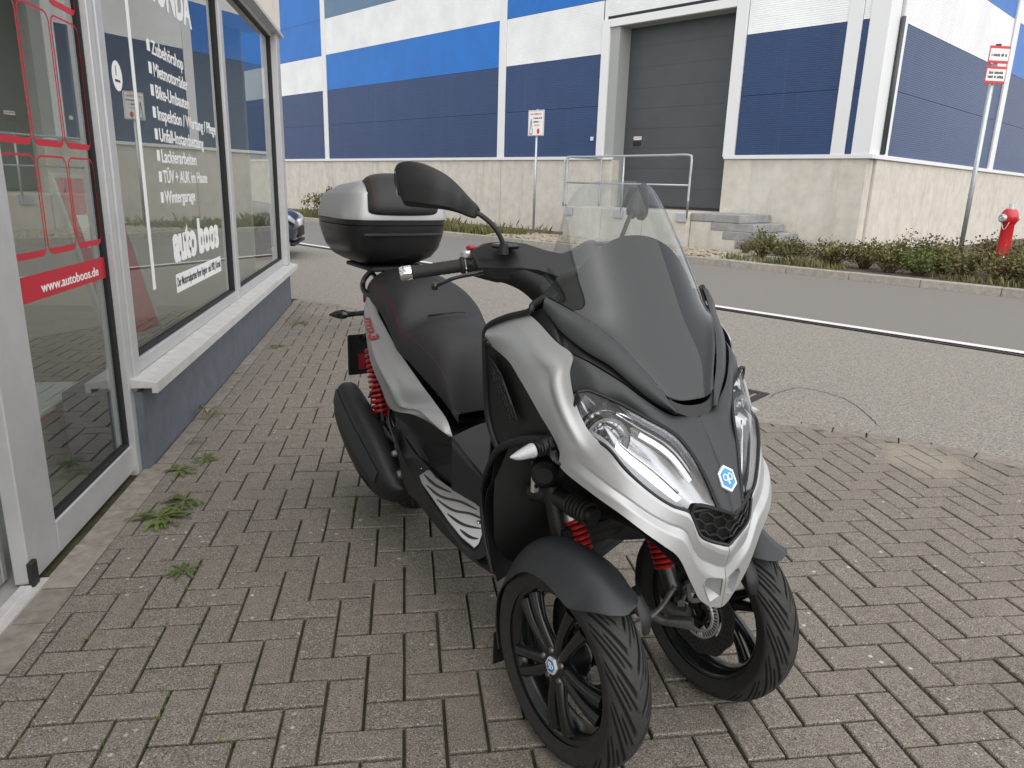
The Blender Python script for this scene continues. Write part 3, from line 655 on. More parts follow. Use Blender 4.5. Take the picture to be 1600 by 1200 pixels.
# (u, n, rx, ry, h)
for (u, n, rx, ry, h, m) in ((-6.75, 13.15, .32, .3, .55, 0), (-6.1, 13.0, .40, .36, .46, 0), (-5.35, 12.95, .42, .36, .52, 0), (-4.85, 13.1, .34, .32, .56, 0), (-4.35, 12.85, .34, .32, .5, 0), (-4.4, 13.9, .45, .42, .62, 0), (-3.9, 12.85, .38, .34, .46, 1), (-3.75, 13.5, .45, .42, .68, 0), (-3.3, 12.9, .42, .38, .5, 0), (-3.1, 14.1, .5, .5, .75, 0), (-2.75, 12.9, .45, .4, .5, 0), (-2.45, 13.5, .5, .45, .66, 0), (-2.2, 12.75, .4, .36, .46, 0), (-1.75, 13.2, .5, .5, .62, 0), (-2.0, 14.3, .6, .6, .95, 0), (-1.2, 12.9, .45, .45, .55, 0), (-1.0, 13.9, .6, .6, .9, 0), (-.4, 13.2, .5, .5, .6, 0)):
    fresh = m == 1; ordn = ['first', 'second', 'third', 'fourth', 'fifth', 'sixth', 'seventh', 'eighth', 'ninth', 'tenth', 'eleventh', 'twelfth']; back = n >= 13.4
    if back: nb += 1; lab = ['tall dark shrub against the wall just left of the sign post' if False else '%s taller dark shrub of the back row counted from the concrete steps' % ordn[nb - 1]][0]
    elif fresh: lab = 'fresh light green shrub low in front of the darker shrubs'
    else: nf += 1; lab = '%s low dark green shrub along the kerb counted from the concrete steps' % ordn[nf - 1]
    shrub('shrub', HW(u, n, .085), rx, ry, h * .82, 1100, 'leaf_fresh' if fresh else 'leaf_dark', lab, None if fresh else 'dark shrubs in the bed', .05, 26, k + 100); k += 1
for i, (u, n, rx, h) in enumerate(((-7.35, 13.6, .22, .25), (-6.9, 14.1, .2, .28))):
    shrub('dry_shrub', HW(u, n, .085), rx, rx, h, 260, 'leaf_dry', ['small reddish dry shrub on the pebbles left of the path slab', 'small reddish dry shrub at the lowest concrete step'][i], 'dry shrubs by the steps', .045, 12, 50 + i)
for i, (u, n, rx, h) in enumerate(((-22.6, 13.2, .8, .85), (-21.4, 13.3, .8, .65), (-20.3, 13.4, .7, .55))):
    shrub('tall_shrub', HW(u, n, .085), rx, .6, h, 1100, 'leaf_dark', ['tallest loose shrub by the kerb behind the parked car', 'middle loose shrub by the kerb behind the parked car', 'smallest loose shrub by the kerb behind the parked car'][i], 'shrubs beyond the shop corner', .09, 26, 70 + i, 1.2)
# grass and weeds along the wall left of the landing
gr = MB(); rg = random.Random(5)
for i in range(9000):
    u = rg.uniform(-26, -13) if i < 7600 else rg.uniform(-7.1, -1); n = 12.35 + abs(rg.gauss(0, 1)) * .9 if i < 7600 else 12.25 + rg.random() * .5
    if n > 15.2: continue
    cl = noise.noise(Vector((u * .9, n * 1.3, 3.3))) 
    if cl < -.05: continue
    c = HW(u, n, .085); h = rg.uniform(.06, .2) * (1 + 1.4 * max(cl, 0)) * (1 if i < 7600 else .55); a = rg.uniform(0, 6.283); w = .007 + .008 * rg.random(); dx, dy = math.cos(a), math.sin(a); ln_ = rg.uniform(.1, .6) * h
    gr.add([c + Vector((-dy * w, dx * w, 0)), c + Vector((dy * w, -dx * w, 0)), c + Vector((dx * ln_ * .4 + dy * w * .6, dy * ln_ * .4 - dx * w * .6, h * .7)), c + Vector((dx * ln_, dy * ln_, h))], [(0, 1, 2, 3)])
g_ = gr.build('bed_grass', 'grass_blade'); tag(g_, 'rough grass growing in the bed along the kerb', 'grass', kind='stuff')
# pebbles below the landing
pb = MB(); ico = []
for i in range(2600):
    u = rg.uniform(-13.5, -7.0); n = rg.uniform(12.2, 13.98)
    if rg.random() > (1 if n > 12.5 else .8): continue
    c = HW(u, n, .09 + rg.uniform(0, .03)); s = rg.uniform(.022, .055); rx, ry, rz = s * rg.uniform(.7, 1.2), s * rg.uniform(.7, 1.2), s * rg.uniform(.4, .7); a = rg.uniform(0, 3.1); ca_, sa_ = math.cos(a), math.sin(a)
    pv = []
    for (x, y, z) in ((1, 0, 0), (.5, .8, 0), (-.5, .85, 0), (-1, 0, 0), (-.5, -.8, 0), (.5, -.85, 0), (.45, .3, .8), (-.4, .35, .85), (-.05, -.5, .8)): x, y, z = x * rx, y * ry, z * rz; pv.append(c + Vector((x * ca_ - y * sa_, x * sa_ + y * ca_, z)))
    pb.add(pv, [(6, 7, 8), (0, 1, 6), (1, 2, 7, 6), (2, 3, 7), (3, 4, 8, 7), (4, 5, 8), (5, 0, 6, 8)])
p_ = pb.build('pebbles', 'gravel'); tag(p_, 'pale round pebbles strewn below the landing', 'pebbles', kind='stuff')
sl_ = MB().box((0, 0, -.1), (1.0, 1.6, .10), .01).build('path_slab', 'concrete_step'); sl_.location = HW(-7.45, 12.2, 0); sl_.rotation_euler = (0, 0, -YH); tag(sl_, kind='structure')
# weeds in the paving joints by the shop
def weed(loc, r_, n_, label, seed, up=.18, mt='leaf_fresh'):
    r_ *= .78; rg = random.Random(seed); o = empty('weed', loc, 0, label, 'weed')
    for i in range(n_):
        a = rg.uniform(0, 6.283); L = r_ * rg.uniform(.55, 1.1); W = L * rg.uniform(.06, .10); e = rg.uniform(.2, 1.0) * up * 3; q = MB(); N_ = 9; l, r2, c_ = [], [], []
        dx, dy = math.cos(a), math.sin(a)
        for k in range(N_):
            t = k / (N_ - 1); w = W * math.sin(math.pi * min(1, t * .9 + .08)) * (1.5 if k % 2 else .45) * (.4 + t); x = L * t; z = .006 + L * (e * t - (e + .12) * t * t * .85)
            p = Vector((dx * x, dy * x, max(z, .004))); s_ = Vector((-dy, dx, 0)) * w; l.append(p + s_ + Vector((0, 0, w * .25))); c_.append(p); r2.append(p - s_ + Vector((0, 0, w * .25)))
        q.grid([l, c_, r2]); q.build('leaf', mt, o)
    return o
weed((-.92, 2.78, 0), .16, 26, 'large spread dandelion weed beside the sliding door', 1, .25); weed((-.86, 2.93, 0), .12, 20, 'dandelion weed just beyond the large spread one', 2, .3)
weed((-.72, 2.36, 0), .085, 20, 'small flat dandelion in the paving joint near the door track', 3, .1); weed((-.98, 3.28, 0), .12, 18, 'light green weed at the foot of the door post', 4, .15); weed((-.90, 3.42, 0), .10, 16, 'light green weed at the start of the blue plinth', 5, .15)
weed((-1.05, 4.1, 0), .11, 12, 'upright weed growing against the blue plinth', 6, .9, 'leaf_dark'); weed((-.93, 5.9, 0), .12, 14, 'flat weed in the paving below the window sill end', 7, .1); weed((-.88, 6.9, 0), .14, 12, 'weed at the far end of the blue plinth', 8, .2)
weed((-1.0, 3.66, 0), .07, 7, 'tiny sprout at the plinth corner', 9, .6, 'grass_blade')
#st = MB(); st.tube(cr_spline([(-1.05, 4.1, 0), (-1.04, 4.12, .12), (-1.0, 4.16, .24)], 8), .002, 5)
# moss tufts in the joints near the shop
ms = MB()
for i in range(2600):
    ii, jj = rg.randint(-5, 4), rg.randint(-12, 55)
    k4 = (ii - jj) % 4
    t = rg.random(); x, y = ((ii, jj + t) if rg.random() < .5 else (ii + t, jj))
    # keep only points on a real joint
    def cell(a, b):
        kk = (a - b) % 4
        return (a - (1 if kk == 1 else 0), b, 'h') if kk in (0, 1) else (a, b - (1 if kk == 2 else 0), 'v')
    if x == ii: on = cell(ii - 1, math.floor(y)) != cell(ii, math.floor(y))
    else: on = cell(math.floor(x), jj - 1) != cell(math.floor(x), jj)
    if not on: continue
    wx, wy = pw(x, y)
    if wx < -1.02 or noise.noise(Vector((wx * 2.2, wy * 1.6, 9))) < .02 + .25 * (wx + .9): continue
    c = Vector((wx, wy, -.012)); s = rg.uniform(.006, .013)
    for q in range(3):
        a = rg.uniform(0, 6.28); ms.add([c + Vector((math.cos(a) * s * .4, math.sin(a) * s * .4, 0)), c + Vector((-math.cos(a) * s * .4, -math.sin(a) * s * .4, 0)), c + Vector((math.sin(a) * s, math.cos(a) * s, s * rg.uniform(1.0, 1.9)))], [(0, 1, 2)])
m_ = ms.build('joint_moss', 'leaf_fresh'); tag(m_, 'moss sprouting from the paving joints near the shop', 'moss', kind='stuff')
# ---------------------------------------------------------------- the scooter (local: x forward, y left, z up, origin below the front axle)
mat('satin_silver', (.45, .455, .46), .42, metal=.55, spec=.5)
mat('matt_black', (.010, .0105, .0115), .5, bump=(900, .12, .0006), coords='O')
mat('grey_black', (.026, .0285, .031), .46, bump=(900, .12, .0006), coords='O')
mat('deep_black', (.004, .004, .0045), .55)
mat('gloss_black', (.010, .011, .012), .22, coat=.3)
mat('rubber', (.024, .0235, .023), .66, var=(60, .25), bump=(300, .2, .001), coords='O')
mat('vinyl', (.017, .0175, .0185), .56, bump=(500, .25, .0008), coords='O')
mat('chrome', (.86, .87, .88), .07, metal=1.)
mat('lamp_chrome', (.46, .47, .49), .2, metal=1.)
mat('brushed_alu', (.72, .72, .71), .34, metal=.75)
mat('cast_alu', (.22, .22, .22), .45, metal=.8, var=(40, .3))
mat('dark_steel', (.10, .10, .10), .4, metal=.85)
mat('spring_red', (.42, .010, .010), .35, coat=.3)
mat('thread_red', (.15, .012, .012), .7)
mat('badge_blue', (.01, .26, .62), .25, coat=.6)
mat('badge_white', (.85, .85, .86), .3)
mat('reflector_red', (.22, .004, .012), .25, coat=.5)
mat('lamp_reflector', (.36, .37, .39), .2, metal=1.)
mat('lamp_lower', (.36, .38, .42), .3)
glass_mat('screen_clear', (.80, .83, .84), 1.68)
mat('lens_frost', (.42, .43, .45), .12, coat=.6, bump=(260, .6, .002), coords='O')
glass_mat('lens_clear', (.97, .97, .97), 1.45)
SCO = empty('three_wheeled_scooter', (.597, 1.51, 0), R(-67.4), 'silver and black three wheeled scooter with windscreen and top case on the block paving', 'scooter')
V = lambda *a: Vector(a)
def m1(c): return [(x, -y, z) for x, y, z in c]
def patch(curves, nu, nv):
    cs = [cr_spline(c, nu) for c in curves]
    if len(cs) == 2: return [[a.lerp(b, k / (nv - 1)) for a, b in zip(*cs)] for k in range(nv)]
    cols = [cr_spline([c[i] for c in cs], nv) for i in range(nu)]
    return [[cols[i][k] for i in range(nu)] for k in range(nv)]
def normals(g):
    nv, nu = len(g), len(g[0]); out = []
    for k in range(nv):
        row = []
        for i in range(nu):
            a = g[k][min(i + 1, nu - 1)] - g[k][max(i - 1, 0)]; b = g[min(k + 1, nv - 1)][i] - g[max(k - 1, 0)][i]
            n = a.cross(b); row.append(n.normalized() if n.length > 1e-12 else V(0, 0, 0))
        out.append(row)
    return out
def orient(g, toward):
    n = normals(g); k, i = len(g) // 2, len(g[0]) // 2
    return g if n[k][i].dot(Vector(toward)) > 0 else [r_[::-1] for r_ in g]
def displace(g, fn):
    n = normals(g); nv, nu = len(g), len(g[0])
    return [[g[k][i] + n[k][i] * fn(i / (nu - 1), k / (nv - 1), g[k][i]) for i in range(nu)] for k in range(nv)]
def shell(g, t=.003, mb=None):
    mb = mb or MB(); n = normals(g); nv, nu = len(g), len(g[0]); inn = [[g[k][i] - n[k][i] * t for i in range(nu)] for k in range(nv)]
    mb.grid(g); k0 = len(mb.v); mb.grid([r_[::-1] for r_ in inn])
    b = [(0, i) for i in range(nu)] + [(k, nu - 1) for k in range(1, nv)] + [(nv - 1, i) for i in range(nu - 2, -1, -1)] + [(k, 0) for k in range(nv - 2, 0, -1)]
    o = k0 - nv * nu
    for q in range(len(b)):
        (k, i), (k2, i2) = b[q], b[(q + 1) % len(b)]
        mb.f.append((o + k * nu + i, k0 + k * nu + (nu - 1 - i), k0 + k2 * nu + (nu - 1 - i2), o + k2 * nu + i2))
    return mb
def part(mb, name, m, parent=None, both=False, sharp=35, fix=False, label=None):
    src = [tuple(p) for p in mb.v]; sf = list(mb.f)
    o = mb.build(name, m, parent or SCO, smooth=True, sharp=sharp, fix=fix)
    if label: o['label'] = label
    if both:
        q = MB(); q.v = src; q.f = sf; q.mir(); o2 = q.build(name, m, parent or SCO, smooth=True, sharp=sharp, fix=fix); return o, o2
    return o
def loft(secs, caps=True, mb=None):
    mb = mb or MB(); mb.grid(secs, wrap=True); n = len(secs[0]); k = len(mb.v) - n * len(secs)
    if caps: mb.f.append(tuple(range(k, k + n))); mb.f.append(tuple(range(k + n * len(secs) - 1, k + n * (len(secs) - 1) - 1, -1)))
    return mb
def sup(a, b, e, n=32):
    """superellipse loop"""
    out = []
    for k in range(n):
        t = 2 * math.pi * k / n; c, s = math.cos(t), math.sin(t); out.append((a * math.copysign(abs(c) ** (2 / e), c), b * math.copysign(abs(s) ** (2 / e), s)))
    return out
def sm(a, b, x):
    t = max(0, min(1, (x - a) / (b - a))); return t * t * (3 - 2 * t)
ga = lambda x, w: math.exp(-(x / w) ** 2)
D = {
    'F_top': [(-0.284, -0.3, 0.972), (-0.222, -0.285, 1.0), (-0.172, -0.265, 1.017), (-0.086, -0.25, 0.973), (-0.043, -0.236, 0.95), (-0.035, -0.246, 0.912), (-0.002, -0.25, 0.855), (0.035, -0.238, 0.803), (0.073, -0.22, 0.779), (0.104, -0.2, 0.744), (0.128, -0.176, 0.714), (0.15, -0.15, 0.689), (0.17, -0.123, 0.67), (0.191, -0.088, 0.653), (0.205, -0.072, 0.608), (0.211, -0.045, 0.591), (0.222, 0.0, 0.572)],
    'F_bot': [(-0.28, -0.305, 0.936), (-0.233, -0.303, 0.924), (-0.189, -0.3, 0.909), (-0.153, -0.295, 0.879), (-0.122, -0.29, 0.851), (-0.079, -0.285, 0.813), (-0.04, -0.282, 0.784), (-0.014, -0.278, 0.752), (-0.01, -0.274, 0.715), (0.064, -0.25, 0.683), (0.131, -0.222, 0.656), (0.17, -0.188, 0.624), (0.191, -0.155, 0.597), (0.204, -0.122, 0.567), (0.212, -0.085, 0.5), (0.213, -0.05, 0.45), (0.222, 0.0, 0.428)],
    'N_up': [(-0.065, -0.232, 0.951), (-0.016, -0.205, 0.934), (0.031, -0.16, 0.9), (0.062, -0.118, 0.866), (0.084, -0.06, 0.831), (0.105, 0.0, 0.826), (0.157, 0.0, 0.765), (0.198, 0.0, 0.705), (0.231, 0.0, 0.64)],
    'N_lo': [(-0.026, -0.246, 0.876), (0.017, -0.21, 0.879), (0.041, -0.165, 0.857), (0.078, -0.128, 0.833), (0.108, -0.099, 0.814), (0.13, -0.082, 0.797), (0.156, -0.068, 0.771), (0.182, -0.052, 0.728), (0.214, -0.036, 0.664)],
    'S_up': [(-0.15, -0.236, 1.058), (-0.108, -0.21, 1.039), (-0.064, -0.18, 1.015), (-0.03, -0.16, 0.993), (-0.001, -0.14, 0.969), (0.041, -0.105, 0.92), (0.069, -0.075, 0.876), (0.091, -0.054, 0.837)],
    'S_lo': [(-0.139, -0.25, 1.036), (-0.111, -0.243, 1.014), (-0.091, -0.232, 0.991), (-0.038, -0.205, 0.957), (0.003, -0.172, 0.932), (0.041, -0.135, 0.892), (0.068, -0.095, 0.857), (0.089, -0.058, 0.836)],
    'H_lo': [(-0.002, -0.248, 0.877), (-0.004, -0.25, 0.844), (0.02, -0.238, 0.8), (0.073, -0.22, 0.779), (0.104, -0.2, 0.744), (0.128, -0.176, 0.714), (0.15, -0.15, 0.689), (0.17, -0.123, 0.67), (0.188, -0.09, 0.655)],
    'H_up': [(-0.003, -0.248, 0.882), (0.005, -0.228, 0.885), (0.017, -0.21, 0.879), (0.041, -0.165, 0.857), (0.078, -0.128, 0.833), (0.119, -0.091, 0.808), (0.149, -0.071, 0.779), (0.182, -0.052, 0.728), (0.214, -0.036, 0.664)],
    'G_out': [(0.191, -0.088, 0.656), (0.197, -0.078, 0.673), (0.219, -0.034, 0.661), (0.23, 0.0, 0.648)],
    'G_low': [(0.194, -0.087, 0.65), (0.204, -0.073, 0.61), (0.211, -0.045, 0.591), (0.22, 0.0, 0.574)],
    'L_edge': [(-0.167, -0.268, 1.025), (-0.228, -0.29, 1.003), (-0.287, -0.302, 0.972), (-0.297, -0.3, 0.918), (-0.315, -0.288, 0.827), (-0.317, -0.282, 0.761), (-0.303, -0.278, 0.712), (-0.272, -0.275, 0.672)],
    'arch': [(-0.308, -0.262, 0.315), (-0.352, -0.262, 0.397), (-0.372, -0.262, 0.48), (-0.365, -0.265, 0.543), (-0.335, -0.268, 0.596), (-0.266, -0.275, 0.675), (-0.146, -0.28, 0.736), (-0.035, -0.278, 0.768)],
    'R_up': [(-1.46, -0.12, 0.884), (-1.399, -0.14, 0.824), (-1.276, -0.155, 0.777), (-1.147, -0.168, 0.732), (-0.952, -0.168, 0.654), (-0.873, -0.155, 0.608), (-0.808, -0.146, 0.572), (-0.769, -0.145, 0.528)],
    'R_lo': [(-1.523, -0.13, 0.864), (-1.508, -0.155, 0.803), (-1.452, -0.17, 0.739), (-1.351, -0.19, 0.646), (-1.227, -0.2, 0.58), (-1.134, -0.2, 0.524), (-0.935, -0.19, 0.554), (-0.77, -0.147, 0.526)],
    'B_up': [(-1.139, -0.198, 0.522), (-1.051, -0.19, 0.535), (-0.946, -0.185, 0.548), (-0.856, -0.172, 0.544), (-0.774, -0.145, 0.525), (-0.708, -0.125, 0.482), (-0.633, -0.105, 0.437)],
    'B_lo': [(-1.089, -0.205, 0.479), (-0.999, -0.19, 0.445), (-0.915, -0.165, 0.377), (-0.835, -0.15, 0.363), (-0.751, -0.135, 0.359), (-0.668, -0.122, 0.345), (-0.599, -0.113, 0.335)],
    'floor_out': [(-1.062, -0.215, 0.489), (-1.004, -0.225, 0.428), (-0.873, -0.238, 0.375), (-0.781, -0.245, 0.341), (-0.617, -0.25, 0.32), (-0.491, -0.25, 0.296), (-0.425, -0.245, 0.294)],
    'floor_bot': [(-1.051, -0.215, 0.409), (-0.985, -0.225, 0.329), (-0.92, -0.235, 0.303), (-0.808, -0.242, 0.301), (-0.638, -0.246, 0.281), (-0.456, -0.246, 0.28), (-0.345, -0.24, 0.288)],
    'mir': [(-0.42, -0.185, 1.146), (-0.425, -0.205, 1.185), (-0.44, -0.23, 1.212), (-0.456, -0.255, 1.228)],
    'mirh': [(-0.456, -0.255, 1.228), (-0.477, -0.285, 1.25), (-0.484, -0.325, 1.273), (-0.513, -0.362, 1.291), (-0.538, -0.388, 1.297), (-0.553, -0.405, 1.295)],
}
# --- front fairing (silver beak), one moulding over both sides
def cr_at(P, ts):
    P = [Vector(p) for p in P]; m = len(P) - 1; out = []
    for t in ts:
        k = min(int(t), m - 1); u = t - k; p1, p2 = P[k], P[k + 1]; p0 = P[k - 1] if k > 0 else p1 * 2 - p2; p3 = P[k + 2] if k + 2 <= m else V(p1.x, -p1.y, p1.z)
        out.append(.5 * ((2 * p1) + (p2 - p0) * u + (2 * p0 - 5 * p1 + 4 * p2 - p3) * u * u + (3 * p1 - p0 - 3 * p2 + p3) * u ** 3))
    return out
US = [12 * k / 90 for k in range(90)] + [12 + 4 * k / 90 for k in range(91)]
ft_, fb_ = cr_at(D['F_top'], US), cr_at(D['F_bot'], US)
gR = orient([[a.lerp(b, k / 69) for a, b in zip(ft_, fb_)] for k in range(70)], (0, -1, 0)); rev = gR[0][0].x > gR[0][-1].x
def pl_(x, pts):
    for (a, b), (c, d) in zip(pts, pts[1:]):
        if x <= c: return b + (d - b) * (x - a) / (c - a)
    return pts[-1][1]
def fo_(u, f, p):
    s = US[min(180, int(round((1 - u if rev else u) * 180)))]; A = sm(7, 10.5, s); fc = .80 - .26 * sm(8, 16, s)
    o = A * pl_(f, [(0, 0), (.05, .003), (.12, .0035), (fc - .26, -.0018), (fc - .20, -.0042), (fc - .03, .0025), (fc + .02, .0032), (1, -.001)])
    return o + math.sin(math.pi * f) * .010 * (1 - sm(7, 11, s)) + .007 * ga(f - .35, .12) * ga(s - 5, 2.2)
gR = displace(gR, fo_)
for r_ in gR:      # close the centre line
    e = r_[0] if rev else r_[-1]; e.y = 0
VP = [(.056, .494), (.046, .508), (.010, .501), (.010, .458), (.034, .449)]     # intake pockets in the chin (|y|, z)
fm = shell(gR, .003); hole = []
def in_vent(q): c = [sum(fm.v[i][j] for i in q) / len(q) for j in range(3)]; return c[0] > .12 and inside((abs(c[1]), c[2]), VP)
nf_ = len(fm.f); keep = [q for q in fm.f if not in_vent(q)]; fm.f = keep
pk = MB(); pr_ = [V(.2225 - .30 * y_ ** 1.2 * .9, -y_, z_) for y_, z_ in VP]; bk2 = [p * 1 - V(.030, 0, 0) for p in pr_]; cy_ = sum((p for p in bk2), V(0, 0, 0)) / 5; bk2 = [p.lerp(cy_, .35) + V(0, -.006, .004) for p in bk2]
pk.add(pr_ + bk2, [(k, (k + 1) % 5, 5 + (k + 1) % 5, 5 + k) for k in range(5)] + [(5, 6, 7, 8, 9)])
q = MB(); q.v = list(fm.v); q.f = list(fm.f); q.mir(); fm.add(q.v, q.f)
fair = part(fm, 'front_fairing', 'satin_silver', fix=True, sharp=50, label='silver front beak and side fairing')
part(pk, 'chin_intake', 'satin_silver', fair, both=True, sharp=20)
# --- black nose panel
gN = orient(patch([D['N_up'], D['N_lo']], 90, 18), (.5, -1, .3)); gN = displace(gN, lambda u, f, p: .007 * math.sin(math.pi * f) ** .8 - .002)
nm = shell(gN, .003); q = MB(); q.v = list(nm.v); q.f = list(nm.f); q.mir(); nm.add(q.v, q.f)
nose = part(nm, 'nose_panel', 'grey_black', fix=True, sharp=55)
# badge
nrm = V(.80, 0, .60); up = V(-.60, 0, .80)
def hexagon(r_, c, n, u, ox=0.): s_ = u.cross(n); return [c + n * ox + u * (r_ * 1.06 * math.cos(R(60 * k))) + s_ * (r_ * .92 * math.sin(R(60 * k))) for k in range(6)]
def badge(c, n, u, r_, parent):
    b = MB(); lo, hi = hexagon(r_, c, n, u, -.004), hexagon(r_, c, n, u, .0025); b.add(lo + hi, [(k, (k + 1) % 6, 6 + (k + 1) % 6, 6 + k) for k in range(6)] + [(6, 7, 8, 9, 10, 11)])
    o = part(b, 'badge', 'badge_white', parent, sharp=20, fix=True)
    b = MB(); b.add(hexagon(r_ * .80, c, n, u, .0031), [(0, 1, 2, 3, 4, 5)]); part(b, 'badge_field', 'badge_blue', parent)
    s_ = u.cross(n); w = MB()
    for sg in (1, -1):   # two mirrored loops on stems
        pts = [c + n * .0036 + s_ * sg * r_ * (.24 + .20 * math.cos(t)) + u * r_ * (.10 + .24 * math.sin(t)) for t in [R(20 * k) for k in range(18)]]; w.tube(pts, r_ * .055, 5, closed=True)
        w.tube([c + n * .0036 + s_ * sg * r_ * .05 + u * r_ * .12, c + n * .0036 + s_ * sg * r_ * .04 - u * r_ * .45], r_ * .05, 5)
    part(w, 'badge_mark', 'badge_white', parent)
badge(V(.197, 0, .716), V(.84, 0, .54), V(-.54, 0, .84), .027, nose)
# --- headlamps
hl_lens = orient(patch([D['H_up'], D['H_lo']], 60, 22), (.6, -1, .3)); lens = displace(hl_lens, lambda u, f, p: .010 * math.sin(math.pi * f) * math.sin(math.pi * min(1, max(0, u))) ** .5 - .001)
for sg in (0, 1):
    mm = (lambda b: b.mir()) if sg else (lambda b: b)
    ln_ = part(mm(shell(lens, .002)), 'headlamp', 'lens_clear', sharp=60)
    back = displace(hl_lens, lambda u, f, p: -.003 - .042 * (math.sin(math.pi * f) * math.sin(math.pi * u)) ** .55 + .0016 * math.sin(f * 17 + u * 9) * math.sin(math.pi * f) * math.sin(math.pi * u))
    part(mm(MB().grid(back)), 'reflector', 'lamp_reflector', ln_)
    # outline gasket
    nu = len(hl_lens[0]); loop = hl_lens[0] + [r_[-1] for r_ in hl_lens[1:]] + hl_lens[-1][-2::-1] + [r_[0] for r_ in hl_lens[-2:0:-1]]
    part(mm(MB().tube(loop, .0042, 6, closed=True)), 'lamp_seal', 'deep_black', ln_)
    ax = V(.86, -.36, .10).normalized(); c0 = V(.018, -.188, .782)
    Mb = Matrix.Translation(c0) @ ax.to_track_quat('Z', 'X').to_matrix().to_4x4()
    part(mm(MB().lathe([(.004, -.012), (.018, -.006), (.030, .004), (.037, .016), (.039, .026)], 30, Mb)), 'lamp_bowl', 'chrome', ln_)
    part(mm(MB().lathe([(.039, .020), (.046, .020), (.046, .030), (.039, .030)], 30, Mb, close=True)), 'lamp_ring', 'lamp_chrome', ln_)
    part(mm(MB().lathe([(.047, .012), (.052, .012), (.052, .022), (.047, .022)], 30, Mb, close=True)), 'lamp_shroud', 'deep_black', ln_)
    part(mm(MB().lathe([(.0001, .024), (.006, .022), (.0075, .016), (.007, -.01)], 14, Mb)), 'bulb', 'dark_steel', ln_)
    fl_ = MB()
    for k in range(8):
        a = R(k * 45); fl_.tube([Mb @ V(.012 * math.cos(a), .012 * math.sin(a), -.006), Mb @ V(.036 * math.cos(a), .036 * math.sin(a), .017)], .0012, 4)
    part(mm(fl_), 'bowl_facet', 'lamp_chrome', ln_)
    # dark mask at the rear end and chrome blade below
    n_ = len(hl_lens[0]); rr_ = hl_lens[0][0].x > hl_lens[0][-1].x; ir = (lambda k: n_ - 1 - k) if rr_ else (lambda k: k)
    inn = displace(hl_lens, lambda u, f, p: -.009)
    part(mm(MB().grid([[r_[ir(k)] for k in range(1, 9)] for r_ in inn[2:-2]])), 'lamp_mask', 'gloss_black', ln_)
    bl = [[inn[int(f)][ir(k)] - V(.004, 0, .0) for k in range(25, 54)] for f in (15.5, 17, 18.2)]
    part(mm(MB().grid(bl)), 'light_blade', 'chrome', ln_)
    lw_ = [[inn[int(f)][ir(k)] - V(.002, 0, .0) for k in range(16, 57)] for f in (18, 19, 20, 21)]; part(mm(MB().grid(lw_)), 'lower_lamp', 'lamp_lower', ln_)
    dp2 = displace(hl_lens, lambda u, f, p: -.020)
    for f_, k0, k1, rr_t in ((4, 22, 50, .0022), (8, 26, 50, .0016), (14, 26, 52, .0026)): part(mm(MB().tube([dp2[f_][ir(k)] for k in range(k0, k1)], rr_t, 6)), 'reflector_rib', 'chrome', ln_)
    wd2 = [[dp2[int(f)][ir(k)] for k in range(30, 52)] for f in (5, 7)]; part(mm(MB().grid(wd2)), 'reflector_step', 'lamp_chrome', ln_)
    part(mm(MB().lathe([(.056, .004), (.066, .012), (.067, .016), (.057, .009)], 30, Mb, R(-70), R(110), close=True)), 'lamp_eyelid', 'chrome', ln_)
# --- honeycomb grille
go_ = cr_spline(D['G_out'], 14); gl_ = cr_spline(D['G_low'], 14)
top = go_ + [V(p.x, -p.y, p.z) for p in go_[-2::-1]]; low = gl_ + [V(p.x, -p.y, p.z) for p in gl_[-2::-1]]
gg = [[a.lerp(b, f / 9) for a, b in zip(top, low)] for f in range(10)]; gb = [[p - V(.012, 0, 0) for p in r_] for r_ in gg]
grl = part(MB().grid(gb), 'grille', 'deep_black')
loop = top + low[::-1]; part(MB().tube(loop, .0042, 6, closed=True), 'grille_rim', 'matt_black', grl)
def gpt(u, v):
    u = max(0, min(1, u)) * (len(top) - 1); i = min(int(u), len(top) - 2); t = u - i; return (top[i].lerp(top[i + 1], t)).lerp(low[i].lerp(low[i + 1], t), max(0, min(1, v)))
cmb = 0
for r_ in range(4):
    for c in range(8):
        cu, cv = .07 + (c + (.5 if r_ % 2 else 0)) * .124, .08 + r_ * .29
        if cu > .97: continue
        pts = [gpt(cu + .068 * math.sin(R(60 * k)), cv + .185 * math.cos(R(60 * k))) - V(.004, 0, 0) for k in range(6)]
        part(MB().tube(pts, .0021, 5, closed=True), 'honeycomb_cell', 'matt_black', grl)
# --- windscreen
ROW = [((-.217, -.108, 1.293), (-.203, 0, 1.308)), ((-.214, -.145, 1.252), (-.172, 0, 1.258)), ((-.197, -.176, 1.190), (-.132, 0, 1.195)), ((-.183, -.207, 1.126), (-.090, 0, 1.13)), ((-.170, -.231, 1.064), (-.048, 0, 1.063)),
       ((-.064, -.180, 1.014), (-.008, 0, 1.0)), ((-.001, -.140, .968), (.035, 0, .935)), ((.069, -.075, .874), (.086, 0, .858))]
def srow(e, c, n=33, k=1.):
    out = []
    for i in range(n):
        t = 2 * i / (n - 1) - 1; a = abs(t) ** 3.0; y = e[1] * -t * k; out.append(V(c[0] + (e[0] - c[0]) * a, y, c[2] + (e[2] - c[2]) * abs(t) ** 3.0))
    return out
rows = [srow(e, c) for e, c in ROW]; scr = [[None] * 33 for _ in range(57)]
for i in range(33):
    col = cr_spline([r_[i] for r_ in rows], 57)
    for k in range(57): scr[k][i] = col[k]
scr = orient(scr, (1, 0, .5))
screen = part(shell(scr, .003), 'windscreen', 'screen_clear', sharp=70)
